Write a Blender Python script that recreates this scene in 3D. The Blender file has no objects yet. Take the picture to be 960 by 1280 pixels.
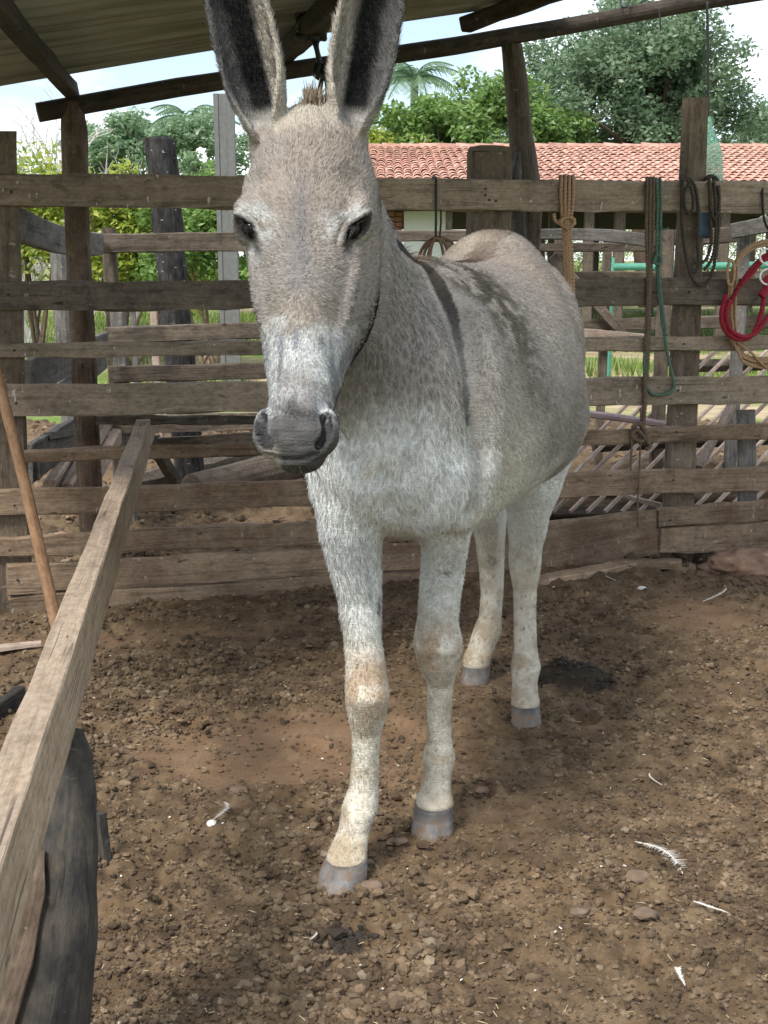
import bpy, bmesh, math, random
import numpy as np
from mathutils import Vector, Matrix
from mathutils.bvhtree import BVHTree

# ------------------------------------------------------------------ camera, sky, sun, exposure
scn = bpy.context.scene
col = scn.collection
F, HORIZON, CAMH = 1642.0, 325.0, 1.28
PITCH = math.atan((640 - HORIZON) / F)
cam_d = bpy.data.cameras.new('camera')
cam = bpy.data.objects.new('camera', cam_d)
col.objects.link(cam)
cam.location = (0, 0, CAMH)
cam.rotation_euler = (math.pi / 2 - PITCH, 0, 0)
cam_d.sensor_fit = 'HORIZONTAL'
cam_d.sensor_width = 36
cam_d.lens = 36 * F / 960
cam_d.clip_start = 0.05
cam_d.clip_end = 3000
scn.camera = cam
scn.view_settings.view_transform = 'Standard'
scn.view_settings.look = 'None'
scn.view_settings.exposure = 1.0
scn.view_settings.gamma = 1
SUN_EL, SUN_AZ = math.radians(52), math.radians(215)      # behind the camera, to its left
world = bpy.data.worlds.new('World')
scn.world = world
world.use_nodes = True
nt = world.node_tree
nt.nodes.clear()
w_out = nt.nodes.new('ShaderNodeOutputWorld')
w_bg = nt.nodes.new('ShaderNodeBackground')
w_sky = nt.nodes.new('ShaderNodeTexSky')
w_sky.sky_type = 'NISHITA'
w_sky.sun_disc = False
w_sky.sun_elevation = SUN_EL
w_sky.sun_rotation = SUN_AZ
w_tc = nt.nodes.new('ShaderNodeTexCoord')
w_map = nt.nodes.new('ShaderNodeMapping')
w_map.inputs['Scale'].default_value = (1.6, 1.6, 5.5)
w_map.inputs['Location'].default_value = (0.35, 0.1, 0.55)
w_noise = nt.nodes.new('ShaderNodeTexNoise')
w_noise.inputs['Scale'].default_value = 1.7
w_noise.inputs['Detail'].default_value = 7
w_noise.inputs['Roughness'].default_value = 0.55
w_ramp = nt.nodes.new('ShaderNodeValToRGB')
w_ramp.color_ramp.elements[0].position = 0.41
w_ramp.color_ramp.elements[0].color = (0.12, 0.12, 0.12, 1)
w_ramp.color_ramp.elements[1].position = 0.59
w_ramp.color_ramp.elements[1].color = (0.97, 0.97, 0.97, 1)
w_mix = nt.nodes.new('ShaderNodeMix')
w_mix.data_type = 'RGBA'
w_mix.inputs[7].default_value = (10.5, 10.9, 11.2, 1)
nt.links.new(w_tc.outputs['Generated'], w_map.inputs['Vector'])
nt.links.new(w_map.outputs['Vector'], w_noise.inputs['Vector'])
nt.links.new(w_noise.outputs['Fac'], w_ramp.inputs['Fac'])
nt.links.new(w_ramp.outputs['Color'], w_mix.inputs[0])
nt.links.new(w_sky.outputs['Color'], w_mix.inputs[6])
nt.links.new(w_mix.outputs[2], w_bg.inputs['Color'])
w_bg.inputs['Strength'].default_value = 0.095
nt.links.new(w_bg.outputs['Background'], w_out.inputs['Surface'])
sun_d = bpy.data.lights.new('sun', 'SUN')
sun_d.energy = 2.4
sun_d.angle = math.radians(14)
sun_d.color = (1.0, 0.95, 0.88)
sun = bpy.data.objects.new('sun', sun_d)
col.objects.link(sun)
sv = Vector((math.sin(SUN_AZ) * math.cos(SUN_EL), math.cos(SUN_AZ) * math.cos(SUN_EL), math.sin(SUN_EL)))
sun.rotation_euler = sv.to_track_quat('Z', 'Y').to_euler()
sun.location = sv * 40

# ------------------------------------------------------------------ helpers
rnd = random.Random(7)
rng = np.random.default_rng(11)
CAM = Vector((0, 0, CAMH))
V = Vector

def ray(px, py):
    x, y = (px - 480) / F, (640 - py) / F
    return V((x, math.cos(PITCH) + y * math.sin(PITCH), -math.sin(PITCH) + y * math.cos(PITCH)))

def at(px, py, Y):
    r = ray(px, py)
    return CAM + r * (Y / r.y)

def gnd(px, py, z=0.0):
    r = ray(px, py)
    return CAM + r * ((z - CAMH) / r.z)

def zopt(p):
    d = p - CAM
    return d.y * math.cos(PITCH) - d.z * math.sin(PITCH)

FA, FB = gnd(10, 765), gnd(960, 690)
FU = (FB - FA).normalized()
FN = V((FU.y, -FU.x, 0))                 # towards the camera

def fp(px, py, off=0.0):
    r = ray(px, py)
    o = FA + FN * off
    return CAM + r * ((o - CAM).dot(FN) / r.dot(FN))

def tag(o, label=None, cat=None, group=None, kind=None):
    if label: o['label'] = label
    if cat: o['category'] = cat
    if group: o['group'] = group
    if kind: o['kind'] = kind
    return o

def thing(name, label, cat, loc=(0, 0, 0), group=None):
    o = bpy.data.objects.new(name, None)
    o.empty_display_size = 0.1
    col.objects.link(o)
    o.location = loc
    return tag(o, label, cat, group)

def root_loc(parent):
    l = V((0, 0, 0))
    while parent:
        l += parent.matrix_basis.translation
        parent = parent.parent
    return l

def link(name, me, mat, parent=None, M=None):
    """link a mesh; M is its world matrix (parents in this file only translate, or carry M themselves)"""
    o = bpy.data.objects.new(name, me)
    col.objects.link(o)
    if mat and not me.materials:
        me.materials.append(mat)
    M = M.copy() if M else Matrix.Identity(4)
    if parent:
        o.parent = parent
        W = Matrix.Identity(4)
        ch = []
        q = parent
        while q:
            ch.append(q.matrix_basis)
            q = q.parent
        for m in reversed(ch):
            W = W @ m
        M = W.inverted() @ M
    o.matrix_basis = M
    return o

def me_np(name, verts, faces, smooth=False):
    """verts (N,3), faces (M,k) numpy -> mesh, fast"""
    me = bpy.data.meshes.new(name)
    verts = np.ascontiguousarray(verts, dtype=np.float32)
    faces = np.ascontiguousarray(faces, dtype=np.int32)
    n, k = faces.shape
    me.vertices.add(len(verts))
    me.vertices.foreach_set('co', verts.ravel())
    me.loops.add(n * k)
    me.loops.foreach_set('vertex_index', faces.ravel())
    me.polygons.add(n)
    me.polygons.foreach_set('loop_start', np.arange(0, n * k, k, dtype=np.int32))
    me.polygons.foreach_set('use_smooth', np.full(n, smooth, dtype=bool))
    me.update(calc_edges=True)
    return me

def me_py(name, verts, faces, smooth=False):
    me = bpy.data.meshes.new(name)
    me.from_pydata([tuple(v) for v in verts], [], faces)
    if smooth:
        me.polygons.foreach_set('use_smooth', [True] * len(me.polygons))
    me.update()
    return me

# ---- noise in numpy
def _hash(ix, iy, iz, seed):
    h = (ix.astype(np.uint32) * np.uint32(374761393) + iy.astype(np.uint32) * np.uint32(668265263)
         + iz.astype(np.uint32) * np.uint32(2147483647) + np.uint32(seed * 974711 % 4294967291))
    h = (h ^ (h >> np.uint32(13))) * np.uint32(1274126177)
    h = h ^ (h >> np.uint32(16))
    return (h & np.uint32(0xffffff)).astype(np.float32) / 16777216.0

def vnoise(p, s=1.0, seed=0):
    p = np.asarray(p, dtype=np.float32) * s
    if p.shape[1] == 2:
        p = np.concatenate([p, np.zeros((len(p), 1), np.float32)], 1)
    i = np.floor(p).astype(np.int64)
    f = p - i
    f = f * f * (3 - 2 * f)
    out = 0
    for dx in (0, 1):
        for dy in (0, 1):
            for dz in (0, 1):
                w = (f[:, 0] if dx else 1 - f[:, 0]) * (f[:, 1] if dy else 1 - f[:, 1]) * (f[:, 2] if dz else 1 - f[:, 2])
                out = out + w * _hash(i[:, 0] + dx, i[:, 1] + dy, i[:, 2] + dz, seed)
    return out

def fbm(p, s=1.0, seed=0, oct=4, gain=0.5):
    a, t, n = 1.0, 0, 0
    for k in range(oct):
        n = n + a * vnoise(p, s * 2.03 ** k, seed + k * 17)
        t += a
        a *= gain
    return n / t - 0.5

def sstep(a, b, x):
    t = np.clip((x - a) / (b - a), 0, 1)
    return t * t * (3 - 2 * t)

def cells(p, s, seed):
    """bumps: per-cell random height times a dome"""
    q = np.asarray(p, dtype=np.float32)[:, :2] * s
    i = np.floor(q).astype(np.int64)
    best = np.full(len(q), 9.0, np.float32)
    hh = np.zeros(len(q), np.float32)
    z0 = np.zeros(len(q), np.int64)
    for dx in (-1, 0, 1):
        for dy in (-1, 0, 1):
            cx, cy = i[:, 0] + dx, i[:, 1] + dy
            jx = cx + 0.1 + 0.8 * _hash(cx, cy, z0, seed)
            jy = cy + 0.1 + 0.8 * _hash(cx, cy, z0 + 1, seed)
            d = (q[:, 0] - jx) ** 2 + (q[:, 1] - jy) ** 2
            r = _hash(cx, cy, z0 + 2, seed)
            m = d < best
            best = np.where(m, d, best)
            hh = np.where(m, r, hh)
    return np.clip(1 - best * 2.2, 0, 1) * hh ** 1.5

# ---- timber
def timber(name, p0, p1, w0, h0, mat, parent=None, w1=None, h1=None, up=V((0, 0, 1)), wob=0.003, seg=14, bow=0.0, chamfer=0.12, endjit=0.0):
    """sawn timber from p0 to p1: h along 'up', w across; slight wane and wobble; object axes follow the grain"""
    w1 = w0 if w1 is None else w1
    h1 = h0 if h1 is None else h1
    ax = p1 - p0
    L = ax.length
    ax.normalize()
    z = (up - ax * up.dot(ax)).normalized()
    y = z.cross(ax)
    M = Matrix((ax, y, z)).transposed().to_4x4()
    M.translation = (p0 + p1) / 2
    vs, fs = [], []
    ph = [rnd.uniform(0, 6.28) for _ in range(8)]
    for i in range(seg + 1):
        t = i / seg
        x = (t - 0.5) * L
        w, h = (w0 + (w1 - w0) * t) / 2, (h0 + (h1 - h0) * t) / 2
        c = min(w, h) * chamfer * 2
        b = bow * (1 - (2 * t - 1) ** 2)
        ring = [(-w, -h + c), (-w, h - c), (-w + c, h), (w - c, h), (w, h - c), (w, -h + c), (w - c, -h), (-w + c, -h)]
        for k, (a, d) in enumerate(ring):
            e = wob * (math.sin(x * 7.3 + ph[k % 4]) + 0.6 * math.sin(x * 19 + ph[(k + 3) % 8])) * 0.6 + rnd.uniform(-wob, wob) * 0.35
            s = 1 + 0
            ex = rnd.uniform(-endjit, endjit) if i in (0, seg) else 0
            vs.append((x + ex, a + (e * 0.5 if abs(a) == w else 0), d + e + b))
    for i in range(seg):
        for k in range(8):
            a, b2 = i * 8 + k, i * 8 + (k + 1) % 8
            fs.append((a, b2, b2 + 8, a + 8))
    fs.append(tuple(range(7, -1, -1)))
    fs.append(tuple(range(seg * 8, seg * 8 + 8)))
    me = me_py(name, vs, fs)
    return link(name, me, mat, parent, M)

def board(name, TL, BL, TR, BR, th, mat, parent=None, **k):
    """board given by the four corners of its face"""
    p0, p1 = (TL + BL) / 2, (TR + BR) / 2
    return timber(name, p0, p1, th, (TL - BL).length, mat, parent, h1=(TR - BR).length, up=((TL - BL) + (TR - BR)) / 2, **k)

def fplank(name, l, r, mat, parent, th=0.03, off=0.0, **k):
    """a plank on the corral fence: l = (x, ytop, ybottom) at the left end, r at the right end, in photo pixels"""
    return board(name, fp(l[0], l[1], off), fp(l[0], l[2], off), fp(r[0], r[1], off), fp(r[0], r[2], off), th, mat, parent, **k)

def log(name, pts, radii, mat, parent=None, n=18, rough=0.06, sub=8, flat=1.0, seed=0, freq=5):
    """round timber along a polyline, with grooves and lumps; mesh axes: X along the first-to-last chord"""
    P = [V(p) for p in pts]
    ax = (P[-1] - P[0]).normalized()
    ref = V((0, 0, 1)) if abs(ax.z) < 0.8 else V((0, 1, 0))
    z = (ref - ax * ref.dot(ax)).normalized()
    y = z.cross(ax)
    R3 = Matrix((ax, y, z)).transposed()
    M = R3.to_4x4()
    M.translation = P[0]
    inv = M.inverted()
    Q = [inv @ p for p in P]
    S, Rr = [], []
    for i in range(len(Q) - 1):
        for k in range(sub):
            t = k / sub
            S.append(Q[i].lerp(Q[i + 1], t))
            t2 = t * t * (3 - 2 * t)
            Rr.append(radii[i] * (1 - t2) + radii[i + 1] * t2)
    S.append(Q[-1]); Rr.append(radii[-1])
    m = len(S)
    vs = np.zeros((m * n + 2, 3), np.float32)
    ang = np.linspace(0, 2 * math.pi, n, endpoint=False)
    for i in range(m):
        vs[i * n:(i + 1) * n] = np.stack([np.full(n, S[i].x), S[i].y + Rr[i] * np.cos(ang), S[i].z + Rr[i] * np.sin(ang) * flat], 1)
    a3 = np.stack([np.repeat(np.array([s.x for s in S]) * 2.0, n), np.tile(np.cos(ang), m) * freq * .5, np.tile(np.sin(ang), m) * freq * .5], 1)
    a4 = np.stack([np.repeat(np.array([s.x for s in S]) * 9.0, n), np.tile(np.cos(ang), m) * 1.3, np.tile(np.sin(ang), m) * 1.3], 1)
    d = 1 + rough * 2 * (fbm(a3, 1.0, seed + 5, 3)) + rough * 1.2 * (fbm(a4, 1.0, seed + 9, 2))
    for i in range(m):
        c = np.array([0, S[i].y, S[i].z])
        k = slice(i * n, (i + 1) * n)
        vs[k, 1:] = c[1:] + (vs[k, 1:] - c[1:]) * d[k, None]
    vs[-2] = S[0]; vs[-1] = S[-1]
    fs = []
    for i in range(m - 1):
        for k in range(n):
            a, b = i * n + k, i * n + (k + 1) % n
            fs.append((a, a + n, b + n, b))
    for k in range(n):
        fs.append((m * n, k, (k + 1) % n))
        fs.append((m * n + 1, (m - 1) * n + (k + 1) % n, (m - 1) * n + k))
    me = me_py(name, vs.tolist(), [tuple(f[::-1]) for f in fs], smooth=False)
    return link(name, me, mat, parent, M)

def spline(pts, sub=8):
    P = [V(p) for p in pts]
    P = [P[0] * 2 - P[1]] + P + [P[-1] * 2 - P[-2]]
    out = []
    for i in range(1, len(P) - 2):
        a, b, c, d = P[i - 1:i + 3]
        for k in range(sub):
            t = k / sub
            out.append(0.5 * ((2 * b) + (c - a) * t + (2 * a - 5 * b + 4 * c - d) * t * t + (3 * b - a - 3 * c + d) * t ** 3))
    out.append(P[-2])
    return out

def tube_data(S, r, n=6, lobes=0, twist=0.0, off=0):
    """tube along points; lobes>0 gives a laid rope (twisted strands)"""
    vs, fs = [], []
    prev = None
    s = 0
    for i, p in enumerate(S):
        t = (S[min(i + 1, len(S) - 1)] - S[max(i - 1, 0)]).normalized()
        if prev is None:
            ref = V((0, 0, 1)) if abs(t.z) < 0.9 else V((1, 0, 0))
            u = (ref - t * ref.dot(t)).normalized()
        else:
            u = (prev - t * prev.dot(t)).normalized()
        prev = u
        w = t.cross(u)
        if i: s += (p - S[i - 1]).length
        rr = r[i] if hasattr(r, '__len__') else r
        for k in range(n):
            a = 2 * math.pi * k / n
            q = rr * (1 + (0.22 * math.cos(lobes * a) if lobes else 0))
            b = a + twist * s
            vs.append(p + u * (q * math.cos(b)) + w * (q * math.sin(b)))
    for i in range(len(S) - 1):
        for k in range(n):
            a, b = i * n + k, i * n + (k + 1) % n
            fs.append((off + a, off + b, off + b + n, off + a + n))
    fs.append(tuple(off + k for k in range(n - 1, -1, -1)))
    fs.append(tuple(off + (len(S) - 1) * n + k for k in range(n)))
    return vs, fs

def tubes(name, curves, mat, parent=None, n=6, lobes=0, twist=0.0, sub=8):
    """several tubes that are one piece (a bundle, a coil): curves = [(points, radius)]"""
    vs, fs = [], []
    for pts, r in curves:
        S = spline(pts, sub) if sub > 1 else [V(p) for p in pts]
        a, b = tube_data(S, r, n, lobes, twist, len(vs))
        vs += a; fs += b
    me = me_py(name, vs, fs, smooth=True)
    return link(name, me, mat, parent)

def rope(name, curves, mat, parent=None, step=0.004):
    """laid rope: resampled so that the twist reads"""
    out = []
    for pts, r in curves:
        S = spline(pts, 24)
        D = [0]
        for i in range(1, len(S)): D.append(D[-1] + (S[i] - S[i - 1]).length)
        m = max(4, min(260, int(D[-1] / step)))
        T = np.linspace(0, D[-1], m)
        A = np.array(S)
        R = np.stack([np.interp(T, D, A[:, k]) for k in range(3)], 1)
        out.append(([V(x) for x in R], r))
    return tubes(name, out, mat, parent, n=9, lobes=3, twist=150.0, sub=1)

# ------------------------------------------------------------------ materials
class NB:
    def __init__(self, name):
        self.m = bpy.data.materials.new(name)
        self.m.use_nodes = True
        self.t = self.m.node_tree
        self.b = self.t.nodes['Principled BSDF']
        self.b.inputs['Roughness'].default_value = 0.8
        self.b.inputs['Specular IOR Level'].default_value = 0.25
    def n(self, typ, **k):
        x = self.t.nodes.new(typ)
        for a, v in k.items():
            if hasattr(x, a): setattr(x, a, v)
            else: x.inputs[a].default_value = v
        return x
    def l(self, a, b): self.t.links.new(a, b)
    def coord(self, kind='Object', scale=(1, 1, 1), rand=True):
        tc = self.n('ShaderNodeTexCoord')
        mp = self.n('ShaderNodeMapping')
        mp.inputs['Scale'].default_value = scale
        self.l(tc.outputs[kind], mp.inputs['Vector'])
        if rand:
            oi = self.n('ShaderNodeObjectInfo')
            mu = self.n('ShaderNodeMath', operation='MULTIPLY')
            mu.inputs[1].default_value = 37.0
            self.l(oi.outputs['Random'], mu.inputs[0])
            self.l(mu.outputs[0], mp.inputs['Location'])
        return mp.outputs['Vector']
    def noise(self, vec, scale=1.0, detail=6, rough=0.6, dist=0.0):
        x = self.n('ShaderNodeTexNoise')
        x.inputs['Scale'].default_value = scale
        x.inputs['Detail'].default_value = detail
        x.inputs['Roughness'].default_value = rough
        x.inputs['Distortion'].default_value = dist
        if vec is not None: self.l(vec, x.inputs['Vector'])
        return x.outputs['Fac']
    def ramp(self, fac, stops):
        r = self.n('ShaderNodeValToRGB')
        e = r.color_ramp.elements
        while len(e) < len(stops): e.new(0.5)
        for i, (p, c) in enumerate(stops):
            e[i].position = p
            e[i].color = (c[0], c[1], c[2], 1) if hasattr(c, '__len__') else (c, c, c, 1)
        self.l(fac, r.inputs['Fac'])
        return r.outputs['Color']
    def mix(self, fac, a, b, blend='MIX'):
        x = self.n('ShaderNodeMix', data_type='RGBA', blend_type=blend)
        for i, v in ((0, fac), (6, a), (7, b)):
            if hasattr(v, 'is_linked'): self.l(v, x.inputs[i])
            elif hasattr(v, '__len__'): x.inputs[i].default_value = (v[0], v[1], v[2], 1)
            else: x.inputs[i].default_value = v
        return x.outputs[2]
    def bump(self, h, strength=0.5, dist=0.01, prev=None):
        x = self.n('ShaderNodeBump')
        x.inputs['Strength'].default_value = strength
        x.inputs['Distance'].default_value = dist
        self.l(h, x.inputs['Height'])
        if prev is not None: self.l(prev, x.inputs['Normal'])
        return x.outputs['Normal']
    def hsv(self, colr, h=0.5, s=1.0, v=1.0):
        x = self.n('ShaderNodeHueSaturation')
        x.inputs['Saturation'].default_value = s
        self.l(colr, x.inputs['Color'])
        if hasattr(v, 'is_linked'): self.l(v, x.inputs['Value'])
        else: x.inputs['Value'].default_value = v
        if hasattr(h, 'is_linked'): self.l(h, x.inputs['Hue'])
        else: x.inputs['Hue'].default_value = h
        return x.outputs['Color']
    def rng(self, v, a, b):
        x = self.n('ShaderNodeMapRange')
        x.inputs['To Min'].default_value = a
        x.inputs['To Max'].default_value = b
        self.l(v, x.inputs['Value'])
        return x.outputs['Result']
    def done(self, colr=None, normal=None, rough=None):
        if colr is not None:
            if hasattr(colr, 'is_linked'): self.l(colr, self.b.inputs['Base Color'])
            else: self.b.inputs['Base Color'].default_value = (*colr, 1)
        if normal is not None: self.l(normal, self.b.inputs['Normal'])
        if rough is not None:
            if hasattr(rough, 'is_linked'): self.l(rough, self.b.inputs['Roughness'])
            else: self.b.inputs['Roughness'].default_value = rough
        return self.m

def plain(name, c, rough=0.7, metal=0.0, spec=0.3, var=0.15, scale=20, bump=0.15):
    b = NB(name)
    v = b.coord('Object')
    n = b.noise(v, scale, 5)
    b.b.inputs['Metallic'].default_value = metal
    b.b.inputs['Specular IOR Level'].default_value = spec
    return b.done(b.ramp(n, [(0.3, [x * (1 - var) for x in c]), (0.7, [min(1, x * (1 + var)) for x in c])]), b.bump(n, bump, 0.005), rough)

def wood(name, dark, mid, light, speck=0.5, dirt=None, grain=1.0, crack=0.5, vary=0.25):
    b = NB(name)
    v = b.coord('Object', (1.6, 17 * grain, 17 * grain))
    v2 = b.coord('Object', (3.0, 95 * grain, 95 * grain))
    v3 = b.coord('Object', (1, 1, 1))
    v3s = b.coord('Object', (0.55, 1, 1))
    n1 = b.noise(v, 1.3, 8, 0.62, 0.5)
    n2 = b.noise(v2, 1.1, 4, 0.6, 0.2)
    n3 = b.noise(v3, 5.0, 6, 0.65)
    nf = b.noise(v3s, 95, 4, 0.7)
    nm = b.noise(v3s, 26, 5, 0.65)
    c = b.ramp(n1, [(0.25, dark), (0.45, mid), (0.6, mid), (0.8, light)])
    c = b.mix(b.ramp(nm, [(0.42, 0.0), (0.7, 0.5)]), c, light)
    c = b.mix(b.ramp(nm, [(0.3, 0.6), (0.46, 0.0)]), c, dark)
    if dirt:
        c = b.mix(b.ramp(n3, [(0.42, 0.0), (0.64, 0.7)]), c, dirt)
    c = b.mix(0.55, c, b.ramp(n2, [(0.3, 0.45), (0.5, 0.95), (0.7, 1.0)]), 'MULTIPLY')
    c = b.mix(0.55, c, b.ramp(nf, [(0.32, 0.4), (0.62, 1.0)]), 'MULTIPLY')
    n5 = b.noise(v3, 1.9, 4, 0.55)
    c = b.mix(0.7, c, b.ramp(n5, [(0.34, 0.5), (0.64, 1.0)]), 'MULTIPLY')
    # long drying cracks
    v7 = b.coord('Object', (0.55, 26 * grain, 26 * grain))
    n7 = b.noise(v7, 1.0, 3, 0.45, 0.3)
    ck = b.ramp(n7, [(0.485, 0.0), (0.497, crack), (0.503, crack), (0.515, 0.0)])
    gate_ = b.ramp(b.noise(v3, 3.1, 2), [(0.48, 0.0), (0.56, 1.0)])
    c = b.mix(b.mix(1.0, ck, gate_, 'MULTIPLY'), c, [x * 0.2 for x in dark])
    # pale droppings, chips and dark knots
    n4 = b.noise(b.coord('Object', (60, 26, 26)), 1.0, 2, 0.5)
    if speck > 0:
        c = b.mix(b.ramp(n4, [(0.69, 0.0), (0.73, speck)]), c, (0.46, 0.43, 0.38))
    n6 = b.noise(b.coord('Object', (14, 40, 40)), 1.0, 3, 0.5)
    c = b.mix(b.ramp(n6, [(0.25, 0.8), (0.32, 0.0)]), c, [x * 0.3 for x in dark])
    oi = b.n('ShaderNodeObjectInfo')
    c = b.hsv(c, 0.5, 1.0, b.rng(oi.outputs['Random'], 1 - vary, 1 + vary))
    nb = b.bump(n1, 0.6, 0.008)
    nb = b.bump(n2, 0.6, 0.004, nb)
    nb = b.bump(nf, 0.35, 0.003, nb)
    nb = b.bump(ck, -0.8, 0.006, nb)
    return b.done(c, nb, 0.88)

M_rail = wood('weathered_rail_wood', (0.115, 0.089, 0.065), (0.285, 0.225, 0.166), (0.41, 0.335, 0.255), 0.75)
M_low = wood('dirty_low_plank_wood', (0.15, 0.103, 0.068), (0.34, 0.245, 0.165), (0.46, 0.355, 0.25), 0.5, dirt=(0.19, 0.118, 0.074))
M_dark = wood('dark_wet_wood', (0.055, 0.045, 0.036), (0.145, 0.117, 0.09), (0.25, 0.203, 0.155), 0.3)
M_post = wood('post_wood', (0.065, 0.05, 0.038), (0.165, 0.127, 0.093), (0.27, 0.215, 0.16), 0.35)
M_grey = wood('grey_old_wood', (0.07, 0.065, 0.06), (0.16, 0.15, 0.138), (0.28, 0.265, 0.245), 0.3)
M_beam = wood('pale_sawn_wood', (0.22, 0.16, 0.11), (0.37, 0.285, 0.205), (0.46, 0.37, 0.28), 0.1, crack=0.8, vary=0.02)
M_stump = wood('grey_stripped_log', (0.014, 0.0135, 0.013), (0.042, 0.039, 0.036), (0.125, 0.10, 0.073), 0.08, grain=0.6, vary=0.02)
M_silhouette = wood('silhouette_dark_wood', (0.018, 0.014, 0.011), (0.05, 0.039, 0.03), (0.10, 0.08, 0.06), 0.15)  # silhouette darkness of rafter and purlins put into the wood colour
M_char = wood('charred_wood', (0.012, 0.012, 0.012), (0.028, 0.027, 0.027), (0.12, 0.115, 0.11), 0.7, grain=0.6, crack=0.95)
M_slat = wood('slat_wood', (0.24, 0.165, 0.13), (0.48, 0.37, 0.30), (0.62, 0.51, 0.43), 0.1)
M_handle = wood('smooth_handle_wood', (0.22, 0.12, 0.065), (0.33, 0.19, 0.105), (0.43, 0.27, 0.16), 0.05, crack=0.15, vary=0.02)
M_bark = wood('bark', (0.07, 0.05, 0.035), (0.19, 0.135, 0.095), (0.33, 0.25, 0.185), 0.2, grain=0.5)
M_steel = plain('weathered_steel', (0.14, 0.142, 0.14), 0.65, 0.35, 0.4)
M_iron = plain('dark_iron', (0.035, 0.032, 0.03), 0.55, 0.6, 0.4)
M_black = plain('black_rubber_cord', (0.02, 0.02, 0.022), 0.6)
M_tanrope = plain('tan_rope_fibre', (0.36, 0.235, 0.14), 0.9, var=0.3, scale=160)
M_brownrope = plain('brown_old_rope', (0.13, 0.095, 0.065), 0.9, var=0.4, scale=120)
M_green = plain('green_rope_fibre', (0.085, 0.15, 0.11), 0.85, var=0.35, scale=120)
M_darkrope = plain('braided_dark_rope', (0.055, 0.045, 0.035), 0.85, var=0.5, scale=220)
M_blue = plain('faded_blue_cloth', (0.07, 0.11, 0.15), 0.9, var=0.3)
M_red = plain('red_webbing', (0.25, 0.016, 0.032), 0.85, var=0.45, scale=150, bump=0.6)
M_whitering = plain('white_plastic', (0.75, 0.74, 0.72), 0.45)
M_gate = plain('green_painted_pipe', (0.07, 0.24, 0.17), 0.5)
M_pink = plain('faded_pink_pipe', (0.48, 0.36, 0.38), 0.6)
M_white = plain('white_plaster', (0.78, 0.82, 0.8), 0.8, var=0.05)
M_feather = plain('white_feather', (0.58, 0.56, 0.51), 0.7, var=0.06)
M_bone = plain('white_chip', (0.72, 0.7, 0.66), 0.6, var=0.15)
M_straw = plain('dry_straw', (0.42, 0.34, 0.2), 0.8, var=0.3)

def brick_mat():
    b = NB('old_brick')
    n = b.noise(b.coord('Object'), 8, 5)
    return b.done(b.ramp(n, [(0.3, (0.22, 0.09, 0.055)), (0.7, (0.36, 0.17, 0.11))]), b.bump(n, 0.3, 0.01), 0.9)
M_brick = brick_mat()

def tile_mat():
    b = NB('clay_roof_tile')
    n = b.noise(b.coord('Object', (1, 1, 1)), 7, 5)
    oi = b.n('ShaderNodeObjectInfo')
    ge = b.n('ShaderNodeNewGeometry')
    c = b.ramp(n, [(0.3, (0.34, 0.17, 0.125)), (0.55, (0.52, 0.29, 0.22)), (0.75, (0.62, 0.42, 0.34))])
    c = b.hsv(c, 0.5, 0.95, b.rng(oi.outputs['Random'], 0.72, 1.22))
    c = b.hsv(c, 0.5, 1.0, b.rng(ge.outputs['Random Per Island'], 0.75, 1.2))
    return b.done(c, b.bump(n, 0.3, 0.01), 0.88)
M_tile = tile_mat()

def sheet_mat():
    b = NB('fibre_cement_sheet')
    n = b.noise(b.coord('Object', (1, 1, 1)), 3.5, 7)
    n2 = b.noise(b.coord('Object', (0.8, 14, 14)), 1.5, 5)
    c = b.ramp(n, [(0.3, (0.215, 0.21, 0.195)), (0.7, (0.33, 0.325, 0.30))])
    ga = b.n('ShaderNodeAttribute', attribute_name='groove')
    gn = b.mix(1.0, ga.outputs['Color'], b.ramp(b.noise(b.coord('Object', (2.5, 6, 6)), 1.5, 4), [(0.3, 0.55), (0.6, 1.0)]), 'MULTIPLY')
    c = b.mix(gn, c, (0.04, 0.034, 0.027))  # corrugation shade and dirt mixed in as dark lines
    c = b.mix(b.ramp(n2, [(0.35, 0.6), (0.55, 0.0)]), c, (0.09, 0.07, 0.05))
    return b.done(c, b.bump(n2, 0.3, 0.01), 0.9)
M_sheet = sheet_mat()

def soil_mat(name, clod):
    b = NB(name)
    tc = b.n('ShaderNodeTexCoord')
    v = tc.outputs['Object']
    big = b.noise(v, 1.15, 4, 0.55)
    med = b.noise(v, 11, 6, 0.65)
    fin = b.noise(v, 120, 4, 0.7)
    c = b.ramp(med, [(0.28, (0.048, 0.032, 0.018)), (0.5, (0.12, 0.081, 0.046)), (0.72, (0.215, 0.154, 0.092))])
    red = b.ramp(med, [(0.3, (0.118, 0.072, 0.038)), (0.7, (0.225, 0.148, 0.083))])
    at_ = b.n('ShaderNodeAttribute', attribute_name='packed')
    c = b.mix(b.ramp(big, [(0.45, 0.0), (0.68, 0.55)]), c, red)
    if clod:
        ge = b.n('ShaderNodeNewGeometry')
        r = ge.outputs['Random Per Island']
        c = b.hsv(c, 0.5, 0.92, b.rng(r, 0.62, 1.55))
        c = b.mix(b.ramp(r, [(0.975, 0.0), (0.985, 0.5)]), c, (0.30, 0.25, 0.18))
    else:
        c = b.mix(at_.outputs['Fac'], c, b.mix(0.5, red, (0.23, 0.14, 0.085)))
    at2 = b.n('ShaderNodeAttribute', attribute_name='dung')
    c = b.mix(at2.outputs['Fac'], c, (0.022, 0.018, 0.015))
    c = b.mix(0.6, c, b.ramp(fin, [(0.3, 0.55), (0.7, 1.0)]), 'MULTIPLY')
    nb = b.bump(fin, 0.6, 0.006)
    nb = b.bump(med, 0.3, 0.02, nb)
    return b.done(c, nb, 0.95)
M_soil = soil_mat('corral_soil', False)
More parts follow.
